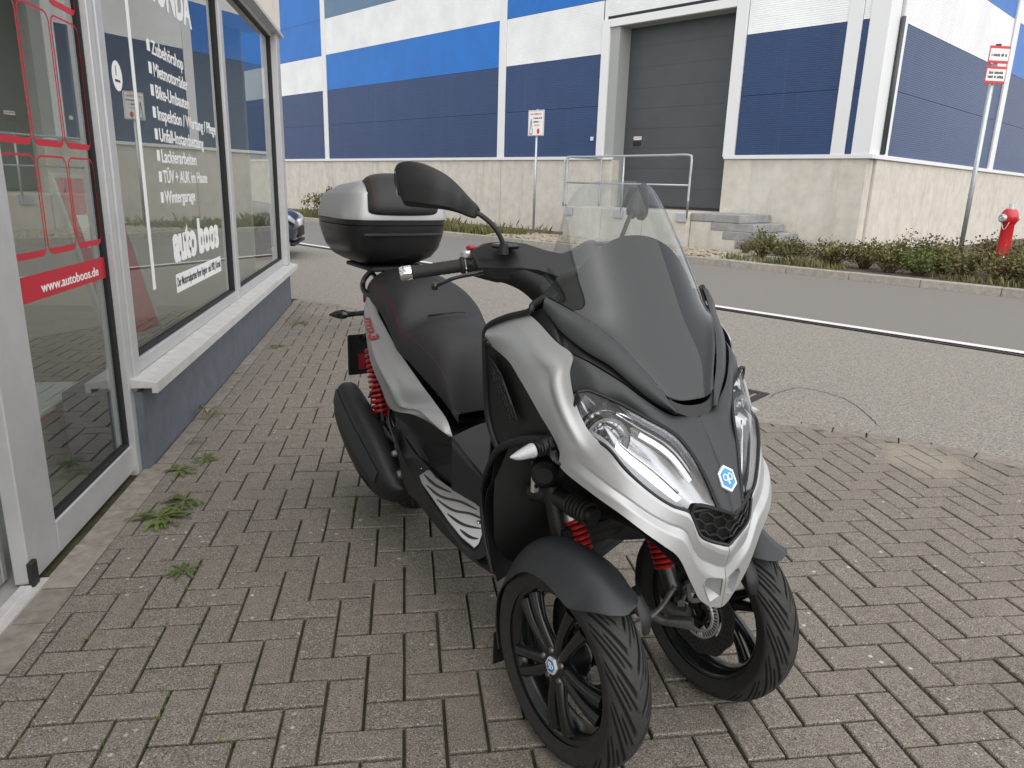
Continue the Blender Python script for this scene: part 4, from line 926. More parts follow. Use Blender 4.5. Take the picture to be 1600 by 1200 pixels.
# black cowl right behind the screen
cow = [[None] * 33 for _ in range(40)]
sb = scr if scr[0][0].z < scr[-1][0].z else scr[::-1]
for i in range(33):
    zf = lambda p: 1.192 - .125 * (abs(p.y) / .205) ** 2.3
    top_k = max(k for k in range(57) if sb[k][i].z < zf(sb[k][i]) or k == 3); zc = zf(sb[top_k][i])
    fk = top_k + (0 if top_k >= 56 else max(0, min(1, (zc - sb[top_k][i].z) / max(1e-4, sb[top_k + 1][i].z - sb[top_k][i].z))))
    for k in range(40):
        t = fk * k / 39; q = min(int(t), 55); cow[k][i] = sb[q][i].lerp(sb[q + 1][i], t - q) - V(.016, 0, .004) + V(0, -.006 * sb[q][i].y / .2, 0)
cb = shell(orient(cow, (1, 0, .5)), .003)
part(cb, 'dash_cowl', 'deep_black')
# instrument housing behind the cowl
ih = []
for x, w, zt, zb in ((-.10, .12, 1.10, .95), (-.16, .16, 1.13, .95), (-.22, .17, 1.12, .95), (-.30, .16, 1.06, .95), (-.34, .13, 1.02, .95)):
    ih.append([V(x, a, (zt + zb) / 2 + b) for a, b in sup(w, (zt - zb) / 2, 3.2, 28)])
part(loft(ih), 'instrument_housing', 'matt_black', fix=True)
# --- screen surround
gS = orient(patch([D['S_up'], D['S_lo']], 70, 14), (.4, -1, .3)); gS = displace(gS, lambda u, f, p: .008 * math.sin(math.pi * f) ** .7)
part(shell(gS, .004), 'screen_surround', 'grey_black', both=True, sharp=60)
# gap liner between surround and nose panel
part(shell(displace(orient(patch([D['S_up'], [V(*p) + V(-.03, .02, -.03) for p in D['S_lo']]], 40, 4), (.4, -1, .3)), lambda u, f, p: -.006), .002), 'surround_liner', 'deep_black', both=True)
ga_ = [V(*p) + V(-.012, .01, 0) for p in D['S_lo']]; gb_ = [V(*D['F_top'][2]), V(*D['F_top'][3]), V(*D['N_up'][0]), V(*D['N_up'][1]), V(*D['N_up'][2]), V(*D['N_up'][3]), V(*D['N_up'][4]), V(.10, -.03, .828)]
part(shell(orient(patch([ga_, [p + V(-.008, .008, 0) for p in gb_]], 50, 5), (.4, -1, .3)), .002), 'cowl_gap', 'deep_black', both=True)
# centre tongue under the screen
tg = orient([cr_spline([(.069, -.074, .868), (.088, -.04, .852), (.094, 0, .848), (.088, .04, .852), (.069, .074, .868)], 21), cr_spline([(.089, -.056, .838), (.101, -.03, .828), (.105, 0, .826), (.101, .03, .828), (.089, .056, .838)], 21)], (1, 0, .5))
part(shell(tg, .004), 'screen_tongue', 'matt_black')
# --- leg shield
LE = [(-.292, -.304, .952), (-.297, -.30, .918), (-.306, -.295, .87), (-.315, -.288, .827), (-.317, -.282, .761), (-.303, -.278, .712), (-.25, -.276, .690), (-.15, -.279, .742), (-.04, -.278, .770)]
gl2 = orient(patch([D['F_bot'][:9], [(a + .0, b - .0, c) for a, b, c in LE]], 44, 16), (0, -1, 0)); gl2 = displace(gl2, lambda u, f, p: -.012 * math.sin(math.pi * f) - .002)
ls = part(shell(gl2, .003), 'leg_shield_side', 'matt_black', both=True)[0]
# recessed mesh vent
vt = [(-.280, -.296, .905), (-.235, -.294, .868), (-.182, -.283, .782), (-.180, -.281, .764), (-.235, -.281, .782), (-.268, -.288, .845)]
for sg in (0, 1):
    f2 = (lambda b: b.mir()) if sg else (lambda b: b)
    sv = part(f2(MB().add([V(*p) for p in vt], [tuple(range(6))])), 'side_vent', 'deep_black')
    part(f2(MB().tube([V(*p) for p in vt], .0028, 6, closed=True)), 'vent_rim', 'matt_black', sv)
    for k in range(8):
        for j in range(3):
            c = V(-.264 + k * .0098 + j * .0125 - .004 * (k % 2), -.2965 + k * .0017, .868 - k * .0125 + j * .004)
            if not inside((c.x, c.z), [(p[0], p[2]) for p in vt]): continue
            part(f2(MB().tube([c + V(.0068 * math.cos(R(60 * a)), -.001, .0075 * math.sin(R(60 * a))) for a in range(6)], .0011, 4, closed=True)), 'vent_cell', 'grey_black', sv)
# rim along the rear edge of the leg shield, arch over the wheel
rim = [D['S_up'][0], (-.165, -.258, 1.040), D['L_edge'][0], D['L_edge'][1], D['L_edge'][2], (-.30, -.301, .93), D['L_edge'][4], D['L_edge'][5], D['L_edge'][6], D['L_edge'][7]]
part(MB().tube(cr_spline(rim, 60), [.0075] * 60, 8), 'shield_rim', 'matt_black', both=True)
part(MB().tube(cr_spline(D['arch'], 60), [.005 + .008 * sm(28, 55, k) for k in range(60)], 10), 'wheel_arch', 'matt_black', both=True)
ed = [D['L_edge'][1], D['L_edge'][2], D['L_edge'][4], D['L_edge'][5], D['L_edge'][6], D['arch'][4], D['arch'][3], D['arch'][2], D['arch'][0]]
ins = [ed, [(x - .03, y * .72, z) for x, y, z in ed], [(x - .075, y * .36, z + .01) for x, y, z in ed], [(x - .085, 0, z + .01) for x, y, z in ed]]
gi = patch(ins, 40, 14); gi = orient(gi, (-1, 0, 0)); lm_ = shell(gi, .004); q = MB(); q.v = list(lm_.v); q.f = list(lm_.f); q.mir(); lm_.add(q.v, q.f)
part(lm_, 'leg_shield', 'matt_black', fix=True)
wz = [[p + V(.014, 0, -.02) for p in r_] for r_ in patch([[(x, y * .97, z) for x, y, z in c_[3:]] for c_ in ins], 30, 12)]; wz_ = shell(orient(wz, (1, 0, 0)), .002); q = MB(); q.v = list(wz_.v); q.f = list(wz_.f); q.mir(); wz_.add(q.v, q.f); part(wz_, 'wheel_well', 'deep_black', fix=True)
dk = patch([[D['S_up'][0], (-.165, -.25, 1.045), D['L_edge'][0], D['L_edge'][1]], [(-.17, -.13, 1.05), (-.22, -.14, 1.04), (-.28, -.14, 1.02), (-.34, -.14, .99)], [(-.17, 0, 1.06), (-.24, 0, 1.05), (-.30, 0, 1.03), (-.36, 0, 1.0)]], 16, 12)
dm = shell(orient(dk, (0, 0, 1)), .004); q = MB(); q.v = list(dm.v); q.f = list(dm.f); q.mir(); dm.add(q.v, q.f); part(dm, 'dash_top', 'matt_black', fix=True)
# wheel well liner and front frame under the beak
wl_ = []
for x, w, zt, zb in ((-.33, .25, .72, .30), (-.24, .10, .76, .42), (-.12, .085, .78, .50), (.02, .085, .72, .52), (.10, .075, .66, .50), (.16, .05, .60, .47)):
    wl_.append([V(x, a, (zt + zb) / 2 + b) for a, b in sup(w, (zt - zb) / 2, 4, 24)])
part(loft(wl_), 'front_subframe', 'deep_black', fix=True)
for sg in (0, 1):
    q = shell(orient(patch([[V(*p) + V(-.006, .012, .004) for p in D['F_bot'][7:15]], [(-.04, -.10, .76), (.02, -.09, .74), (.06, -.085, .72), (.09, -.08, .70), (.11, -.07, .66), (.13, -.06, .62), (.15, -.05, .56), (.16, -.03, .50)]], 24, 6), (0, 0, -1)), .002); part(q.mir() if sg else q, 'beak_underside', 'deep_black')
# --- indicators
for sg in (0, 1):
    tip, bs, rt_ = V(-.049, -.378, .745), V(-.045, -.318, .753), V(-.06, -.255, .762)
    q = MB().tube(cr_spline([rt_, rt_.lerp(bs, .55), bs], 10), [.022, .021, .019, .018, .017, .016, .015, .0145, .0145, .0145], 12); st_ = part(q.mir() if sg else q, 'indicator_stalk', 'matt_black')
    q = MB().tube(cr_spline([bs + V(0, -.004, 0), bs.lerp(tip, .3), bs.lerp(tip, .7) + V(0, 0, -.002), tip], 14), [.0155, .0165, .0165, .016, .015, .0142, .0132, .012, .0108, .0094, .0078, .006, .004, .0015], 12)
    part(q.mir() if sg else q, 'indicator_lens', 'lens_frost', st_)
    rg_ = MB()
    for k in (0, .007): rg_.tube([bs + V(0, .006 + k, 0), bs + V(0, .0095 + k, 0)], .0172, 12)
    part(rg_.mir() if sg else rg_, 'stalk_ring', 'deep_black', st_)
# --- footboards
pz = lambda x, y: .2447 - .1733 * x - .1326 * abs(y)
PO = [(-.935, -.200), (-.829, -.221), (-.717, -.2275), (-.62, -.2335), (-.534, -.234), (-.474, -.224), (-.482, -.206), (-.52, -.172), (-.552, -.148), (-.59, -.118), (-.662, -.129), (-.753, -.154), (-.836, -.172), (-.905, -.168)]
SLOT = [[(-.867, -.196), (-.799, -.188), (-.737, -.165)], [(-.811, -.214), (-.737, -.200), (-.68, -.158), (-.618, -.136)], [(-.727, -.218), (-.657, -.198), (-.614, -.160), (-.563, -.139)], [(-.648, -.221), (-.583, -.203), (-.536, -.168)], [(-.564, -.222), (-.523, -.212), (-.501, -.197)]]
for sg in (0, 1):
    f2 = (lambda b: b.mir()) if sg else (lambda b: b)
    q = MB(); n_ = len(PO); q.add([(x, y, pz(x, y) + h) for h in (.001, .005) for x, y in PO], [tuple(range(n_, 2 * n_))[::-1]] + [(k, (k + 1) % n_, n_ + (k + 1) % n_, n_ + k) for k in range(n_)])
    pl = part(f2(q), 'foot_plate', 'brushed_alu', sharp=30, fix=True)
    for s_ in SLOT:
        c = cr_spline([(x, y, pz(x, y) + .006) for x, y in s_], 16); wd = [.0085 * math.sin(math.pi * (k + .9) / 16.8) ** .6 for k in range(16)]; l_, r2, m2 = [], [], []
        for k in range(16):
            t = (c[min(k + 1, 15)] - c[max(k - 1, 0)]).normalized(); s3 = V(-t.y, t.x, 0).normalized() * wd[k]; l_.append(c[k] + s3 - V(0, 0, .002)); r2.append(c[k] - s3 - V(0, 0, .002)); m2.append(c[k] + V(0, 0, .0012))
        part(f2(MB().grid([l_, m2, r2])), 'grip_strip', 'rubber', pl)
    for x, y in ((-.905, -.190), (-.566, -.160)): part(f2(MB().lathe([(0.0001, .009), (.006, .008), (.009, .005)], 12, Matrix.Translation((x, y, pz(x, y))))), 'plate_bolt', 'chrome', pl)
    # floor body: lip, outer side, front wall, underside
    out = cr_spline(D['floor_out'], 40); bot = cr_spline(D['floor_bot'], 40); ins_ = cr_spline([(-1.05, -.20, .478), (-.99, -.19, .425), (-.90, -.17, .388), (-.82, -.16, .366), (-.70, -.14, .346), (-.60, -.115, .333), (-.46, -.11, .31)], 40); und = [V(p.x, -.12, .235) for p in bot]
    fl2 = [ins_, [a.lerp(b, .12) - V(0, 0, .003) for a, b in zip(ins_, out)], [V(p.x, p.y + .012, min(p.z, pz(p.x, p.y) + .02) - .002) for p in out], out, [a.lerp(b, .4) + V(0, -.004, 0) for a, b in zip(out, bot)], bot, und]
    part(f2(shell(orient(fl2, (0, -.5, 1)), .003)), 'footboard', 'matt_black', sharp=40)
    gB = orient(patch([D['B_up'], D['B_lo']], 40, 14), (0, -1, .4)); gB = displace(gB, lambda u, f, p: -.012 * math.sin(math.pi * f))
    lp = part(f2(shell(gB, .003)), 'lower_side_panel', 'matt_black')
    vp = [gB[k][i] for k, i in ((4, 12), (4, 16), (5, 20), (7, 24), (9, 27), (10.5, 28), (11, 25), (10, 20), (8, 16), (6, 12)) for k in [int(k)]]
    nv_ = V(0, -.8, .55); q = MB(); q.add([p + nv_ * .0035 for p in vp], [tuple(range(len(vp)))]); part(f2(q), 'panel_vent', 'deep_black', lp)
    part(f2(MB().tube([p + nv_ * .0035 for p in vp], .0022, 5, closed=True)), 'vent_rim', 'matt_black', lp)
# tunnel
te = [D['B_up'][4], D['B_up'][5], D['B_up'][6], (-.52, -.10, .41), (-.40, -.10, .42)]
tn = patch([te, [(x - .01, -.05, z + .022) for x, y, z in te], [(x - .012, 0, z + .026) for x, y, z in te]], 30, 8); tm = shell(orient(tn, (0, 0, 1)), .004)
tn2 = patch([te, [(x + .03, y - .015, .32) for x, y, z in te]], 30, 6); shell(orient(tn2, (0, -1, 0)), .003, tm); q = MB(); q.v = list(tm.v); q.f = list(tm.f); q.mir(); tm.add(q.v, q.f); part(tm, 'centre_tunnel', 'matt_black', fix=True)
# --- seat
def seat_sec(x, zb, zt, hw, cr_=.035, e=3.2, n=44):
    o = []
    for k in range(n):
        t = 2 * math.pi * k / n; c, s = math.cos(t), math.sin(t); yy = hw * math.copysign(abs(c) ** (2 / e), c); s2 = math.copysign(abs(s) ** (2 / e), s)
        zz = (zt + zb) / 2 + (zt - zb) / 2 * s2 - (cr_ * (abs(yy) / hw) ** 2.2 if s > 0 else 0)
        o.append(V(x, yy * (1.0 if s > -.2 else .9), zz))
    return o
SEC = [(-.845, .565, .585, .085), (-.852, .56, .64, .10), (-.872, .56, .715, .118), (-.91, .565, .785, .138), (-.97, .60, .825, .158), (-1.04, .65, .842, .172), (-1.10, .68, .846, .180), (-1.135, .69, .872, .182), (-1.17, .70, .915, .180), (-1.22, .72, .945, .174), (-1.30, .76, .962, .164), (-1.42, .80, .972, .15), (-1.52, .83, .965, .135), (-1.575, .86, .94, .11), (-1.59, .88, .91, .07)]
N2 = 70; fine = []
for k in range(N2):
    p = []
    t = k / (N2 - 1) * (len(SEC) - 1); i = min(int(t), len(SEC) - 2); u = t - i
    for j in range(4):
        a = [SEC[max(i - 1, 0)][j], SEC[i][j], SEC[i + 1][j], SEC[min(i + 2, len(SEC) - 1)][j]]
        p.append(.5 * (2 * a[1] + (a[2] - a[0]) * u + (2 * a[0] - 5 * a[1] + 4 * a[2] - a[3]) * u * u + (3 * a[1] - a[0] - 3 * a[2] + a[3]) * u ** 3))
    fine.append(seat_sec(*p))
seat = part(loft(fine), 'seat', 'vinyl', fix=True, sharp=80)
def seat_pt(x, j):
    k = min(range(N2), key=lambda k: abs(fine[k][0].x - x)); p = fine[k][j % 44]; return V(p.x, p.y, p.z)
for sg in (1, -1):
    for off, k0 in ((0, 10), (.005, 10), (.035, 28)):
        P_ = []
        for k in range(k0, N2 - 8):
            j = 4 if sg > 0 else 18; j2 = 3 if sg > 0 else 19
            p = fine[k][j].lerp(fine[k][j2], min(1, off * 14) * (.4 if off < .02 else 1)); P_.append(p + V(0, sg * .0006, .0004))
        part(MB().tube(P_[::2], .0007, 4), 'stitching', 'thread_red', seat)
q = MB(); q.tube(cr_spline([(-1.108, -.07, .8505), (-1.112, -.02, .852), (-1.116, .03, .852), (-1.12, .08, .849)], 12), .0028, 6); part(q, 'seat_fold', 'deep_black', seat)
# --- rear side panels
for sg in (0, 1):
    f2 = (lambda b: b.mir()) if sg else (lambda b: b)
    gr_ = orient(patch([D['R_up'], D['R_lo']], 60, 20), (0, -1, 0)); gr_ = displace(gr_, lambda u, f, p: .016 * math.sin(math.pi * f) ** .9 + .010 * ga(f - .62, .10) * math.sin(math.pi * u))
    rp = part(f2(shell(gr_, .003)), 'rear_side_panel', 'satin_silver', sharp=60)
    # emblem lettering along the panel
    nr_ = normals(gr_); rvv = gr_[0][0].x > gr_[0][-1].x; iu = lambda t: int((1 - t if rvv else t) * 59)
    me = text_mesh('mp3', .062, 1, .0012, extrude=.0006)
    for nm_, mt_, dz, sc_ in (('emblem_shadow', 'deep_black', .0015, 1.0), ('emblem', 'spring_red', .0032, 1.0)):
        mv = []
        w_ = max(v.co.x for v in me.vertices); hgt = max(v.co.y for v in me.vertices)
        for v in me.vertices:
            t = .17 + .17 * (1 - v.co.x / w_) if False else .20 + .15 * v.co.x / w_; f = .60 - .30 * v.co.y / hgt + (.02 if dz < .002 else 0)
            k = max(0, min(18, f * 19)); ki = int(k); i_ = (1 - t if rvv else t) * 59; ii = min(int(i_), 58); a_ = gr_[ki][ii].lerp(gr_[ki][ii + 1], i_ - ii); b_ = gr_[ki + 1][ii].lerp(gr_[ki + 1][ii + 1], i_ - ii)
            mv.append(a_.lerp(b_, k - ki) + nr_[ki][ii] * (dz + v.co.z))
        q = MB(); q.v = [tuple(p) for p in mv]; q.f = [tuple(p.vertices) for p in me.polygons]; o = f2(q).build(nm_, mt_, rp)
    # grab rail / rack tubes
    part(f2(MB().tube(cr_spline([(-1.40, -.115, .865), (-1.47, -.135, .868), (-1.53, -.142, .882), (-1.562, -.135, .908), (-1.565, -.118, .935), (-1.55, -.09, .962)], 26), .0105, 10)), 'grab_rail', 'gloss_black')
    part(f2(MB().tube(cr_spline([(-1.50, -.10, .92), (-1.56, -.085, .93), (-1.62, -.08, .945), (-1.75, -.07, .965)], 16), .009, 8)), 'rack_tube', 'gloss_black')
    # rear indicator
    part(f2(MB().tube(cr_spline([(-1.49, -.15, .803), (-1.525, -.195, .796), (-1.545, -.22, .793), (-1.565, -.245, .791), (-1.582, -.268, .788)], 16), [.012, .010, .009, .009, .010, .011, .012, .0165, .018, .018, .017, .015, .012, .009, .006, .002], 10)), 'rear_indicator', 'gloss_black')
    # rear damper
    top_, bt_ = V(-1.43, -.15, .70), V(-1.345, -.15, .41); hx = []; ax = (bt_ - top_).normalized(); s1_ = ax.cross(V(0, 1, 0)).normalized(); s2_ = ax.cross(s1_)
    for k in range(13 * 16 + 1): a = k / 16 * 2 * math.pi; hx.append(top_.lerp(bt_, .08 + .84 * k / (13 * 16)) + (s1_ * math.cos(a) + s2_ * math.sin(a)) * .030)
    sp_ = part(f2(MB().tube(hx, .0062, 7)), 'rear_spring', 'spring_red'); part(f2(MB().tube([top_, bt_], .016, 10)), 'damper_rod', 'deep_black', sp_)
rk = MB(); rk.box((-1.80, -.12, .955), (-1.50, .12, .972), .006); part(rk, 'rack_plate', 'matt_black')
# --- rear bodywork, lamp and number plate holder
tl = []
for x, w, zt, zb in ((-1.30, .15, .80, .55), (-1.45, .14, .87, .66), (-1.56, .12, .89, .74), (-1.66, .09, .89, .78), (-1.70, .05, .87, .80)): tl.append([V(x, a, (zt + zb) / 2 + b) for a, b in sup(w, (zt - zb) / 2, 3, 24)])
part(loft(tl), 'tail_body', 'matt_black', fix=True)
part(MB().box((-1.724, -.08, .80), (-1.69, .08, .86), .01), 'tail_lamp', 'reflector_red')
nb = MB(); nb.add([(-1.60, -.045, .76), (-1.60, .045, .76), (-1.84, .045, .64), (-1.84, -.045, .64), (-1.60, -.045, .74), (-1.60, .045, .74), (-1.84, .045, .62), (-1.84, -.045, .62)], [(0, 1, 2, 3), (7, 6, 5, 4), (0, 4, 5, 1), (1, 5, 6, 2), (2, 6, 7, 3), (3, 7, 4, 0)]); part(nb, 'plate_arm', 'matt_black')
part(MB().box((-1.858, -.105, .465), (-1.848, .105, .645), .004), 'plate_holder', 'gloss_black'); part(MB().box((-1.8475, -.06, .49), (-1.8445, -.03, .56), .001), 'rear_reflector', 'reflector_red')
# --- top case
mat('case_black', (.012, .0125, .0135), .34)
def case_sec(z, a, b, cx=-1.705, e=4.2, n=64): return [V(cx + p, q_, z) for p, q_ in sup(a, b, e, n)]
base = [case_sec(*s_) for s_ in ((.972, .12, .10), (.985, .165, .135), (1.005, .20, .168), (1.04, .222, .193), (1.08, .233, .206), (1.115, .239, .214), (1.128, .2405, .2155), (1.130, .2375, .2125), (1.133, .2405, .2155), (1.150, .242, .217))]
tc = part(loft(base), 'top_case', 'case_black', fix=True, sharp=28); tc['label'] = 'top case with silver lid'
lid = [case_sec(*s_, e=4.6) for s_ in ((1.1512, .2405, .2155), (1.165, .241, .216), (1.20, .236, .208), (1.247, .226, .196), (1.25, .224, .194), (1.287, .172, .140), (1.290, .168, .136), (1.303, .12, .09))]
lid = [[V(p.x, p.y, 1.1512 + (p.z - 1.1512) * (1 - .18 * max(0, min(1, (-1.54 - p.x) / .40)))) for p in s_] for s_ in lid]
part(loft(lid), 'case_lid', 'satin_silver', tc, fix=True, sharp=24)
# back rest pad wrapped over the front of the lid
pr = [(-1.452, 1.168, .115), (-1.440, 1.176, .135), (-1.436, 1.20, .142), (-1.445, 1.235, .140), (-1.466, 1.27, .136), (-1.498, 1.298, .131), (-1.54, 1.316, .126), (-1.59, 1.322, .118), (-1.63, 1.318, .10), (-1.645, 1.308, .08)]
gp = []
cc = cr_spline([(x, 0, z) for x, z, w in pr], 40); ww = cr_spline([(w, 0, 0) for x, z, w in pr], 40)
for k in range(40):
    row = []; nn = (cc[k] - V(-1.62, 0, 1.16)).normalized(); kw = (1 - abs(k / 19.5 - 1) ** 7) ** .5 * .25 + .75
    for i in range(25): v_ = math.sin((i / 12 - 1) * math.pi / 2); row.append(cc[k] - nn * (.022 * abs(v_) ** 6 + .012 * v_ * v_) + V(0, v_ * ww[k].x * kw, 0) - nn * .012 * abs(k / 19.5 - 1) ** 8)
    gp.append(row)
pad = part(shell(orient(gp, (1, 0, .5)), .008), 'backrest_pad', 'vinyl', tc, sharp=70)
for sgn in (-1, 1): part(MB().tube([gp[k][12 + sgn * 8] + V(.0012, 0, .0012) for k in range(2, 39)], .0011, 4), 'pad_seam', 'thread_red', pad)
part(MB().box((-1.478, -.165, 1.092), (-1.452, .150, 1.103), .003), 'case_handle', 'matt_black', tc)
part(MB().tube([V(-1.462, -.165, 1.0975), V(-1.462, .15, 1.0975)], .004, 6), 'handle_edge', 'grey_black', tc)
# --- handlebar cover, grips, levers, mirrors
hs_ = []
for x, y, z, ry, rz_ in ((-.525, -.215, 1.090, .030, .028), (-.522, -.205, 1.092, .040, .038), (-.50, -.175, 1.096, .050, .046), (-.470, -.14, 1.100, .054, .048), (-.44, -.10, 1.096, .055, .050), (-.42, -.05, 1.080, .055, .052), (-.41, 0, 1.07, .056, .052)): hs_.append((x, y, z, ry, rz_))
full_ = hs_ + [(x, -y, z, a, b) for x, y, z, a, b in hs_[-2::-1]]; ls_ = []
HS = [(-.040, .046), (-.012, .050), (.046, -.002), (.052, -.010), (.044, -.040), (.030, -.050), (-.036, -.050), (-.050, -.036), (-.052, .030)]
for x, y, z, a, b in full_: k_ = min(1, .62 + (.215 - abs(y)) * 9); ls_.append([V(x + p * k_, y, z + q_ * k_) for p, q_ in HS])
hb_ = part(loft(ls_), 'handlebar_cover', 'matt_black', fix=True, sharp=22)
part(loft([[V(-.40 + p, q_, 1.05) for p, q_ in sup(.05, .07, 2.5, 20)], [V(-.36 + p, q_, 1.0) for p, q_ in sup(.05, .08, 2.5, 20)], [V(-.33 + p, q_, .93) for p, q_ in sup(.05, .08, 2.5, 20)]]), 'steering_column', 'deep_black', fix=True)
for sg in (0, 1):
    f2 = (lambda b: b.mir()) if sg else (lambda b: b)
    arm = cr_spline([(-.535, -.20, 1.084), (-.49, -.15, 1.085), (-.43, -.10, 1.06), (-.39, -.06, 1.01), (-.36, -.05, .95)], 16); 
    part(f2(MB().tube(arm, [.03, .034, .037, .039, .04, .04, .04, .04, .04, .04, .04, .04, .04, .04, .04, .04], 12)), 'handlebar_arm', 'deep_black', hb_)
    ga0, ga1 = V(-.556, -.222, 1.084), V(-.603, -.350, 1.064); d_ = (ga1 - ga0)
    part(f2(MB().tube([ga0 + d_ * t for t in (0, .03, .06, .1, .5, .93, .97, 1)], [.022, .023, .023, .0175, .0168, .0172, .0185, .0185], 20)), 'grip', 'rubber')
    gr2 = MB()
    for k in range(9):
        c = ga0 + d_ * (.16 + k * .085); gr2.tube([c - d_ * .02, c + d_ * .008], .0178, 14)
    part(f2(gr2), 'grip_rib', 'rubber')
    be = ga1 + d_ * .005; part(f2(MB().tube([be, be + d_ * .02, be + d_ * .18, be + d_ * .235, be + d_ * .24], [.017, .0195, .0195, .017, .010], 24)), 'bar_end', 'chrome', sharp=25)
    sw = MB(); sw.tube(cr_spline([ga0 + V(.002, .006, 0), ga0 + V(.016, .03, .004), ga0 + V(.03, .055, .004)], 6), [.026, .031, .033, .033, .030, .026], 14); part(f2(sw), 'switch_housing', 'gloss_black')
    part(f2(MB().box((-.568, -.232, 1.100), (-.538, -.185, 1.122), .006)), 'switch_cap', 'brushed_alu'); part(f2(MB().box((-.572, -.212, 1.1225), (-.548, -.186, 1.134), .004)), 'kill_switch', 'spring_red')
    lv_ = cr_spline([(-.475, -.215, 1.074), (-.468, -.25, 1.071), (-.472, -.29, 1.064), (-.484, -.318, 1.052), (-.498, -.336, 1.041)], 20)
    lvr = MB().tube(lv_, [.009, .009, .009, .009, .0085, .008, .0078, .0075, .0072, .007, .007, .007, .007, .007, .007, .007, .0072, .0075, .008, .008], 10, flat=.7); lvr.lathe([(0.0005, .011), (.008, .008), (.0105, 0), (.008, -.008), (.0005, -.011)], 12, Matrix.Translation(lv_[-1])); part(f2(lvr), 'brake_lever', 'gloss_black')
    rs_ = MB().box((-.478, -.190, 1.135), (-.420, -.135, 1.1475), .005); part(f2(rs_), 'fluid_reservoir', 'gloss_black', hb_)
    st_ = [V(*p) for p in D['mir']]; part(f2(MB().tube(cr_spline([st_[0] - V(0, 0, .02), st_[0], st_[1], st_[2], st_[3]], 20), .0062, 10)), 'mirror_stem', 'matt_black')
    part(f2(MB().tube([st_[0] + V(0, 0, -.022), st_[0] + V(0, 0, .004)], [.013, .011], 12)), 'mirror_clamp', 'matt_black')
    h_ = [V(*p) for p in D['mirh']]
    if sg: h_ = [p + V(-.02, .015, -.04) * sm(0, 5, k) for k, p in enumerate(h_)]      # this mirror is folded lower
    MSEC = [(.15, 1.0), (.45, .92), (.98, .36), (1.04, .24), (.62, -.72), (.35, -.96), (-.2, -1.0), (-.55, -.75), (-.62, 0), (-.5, .75), (-.2, .98)]; MSG = 1
    cl_ = cr_spline([h_[0] + V(.002, .012, -.008)] + h_ + [h_[-1] + V(-.004, -.012, -.003)], 26)
    RZ = [.013, .0145, .016, .0175, .019, .021, .024, .028, .032, .036, .040, .0435, .0465, .049, .051, .0525, .053, .053, .0525, .0515, .050, .047, .042, .034, .022, .008]; secs = []
    for k in range(26):
        t = (cl_[min(k + 1, 25)] - cl_[max(k - 1, 0)]).normalized(); u_ = V(0, 0, 1) - t * t.z; u_.normalize(); s_ = t.cross(u_); dz = -.010 * sm(6, 16, k)
        kk = 1.0 - .45 * sm(3, 10, k); secs.append([cl_[k] + u_ * (b * RZ[k] + dz) + s_ * (MSG * a * RZ[k] * kk) for a, b in MSEC])
    mh = part(f2(loft(secs)), 'mirror', 'matt_black', fix=True, sharp=34)
    mg = MB(); tc_ = cl_[15]; mg.add([tc_ + V(-.0295, .055, -.028), tc_ + V(-.031, -.045, -.035), tc_ + V(-.031, -.05, .022), tc_ + V(-.0295, .03, .030)], [(0, 1, 2, 3)]); part(f2(mg), 'mirror_glass', 'chrome', mh)
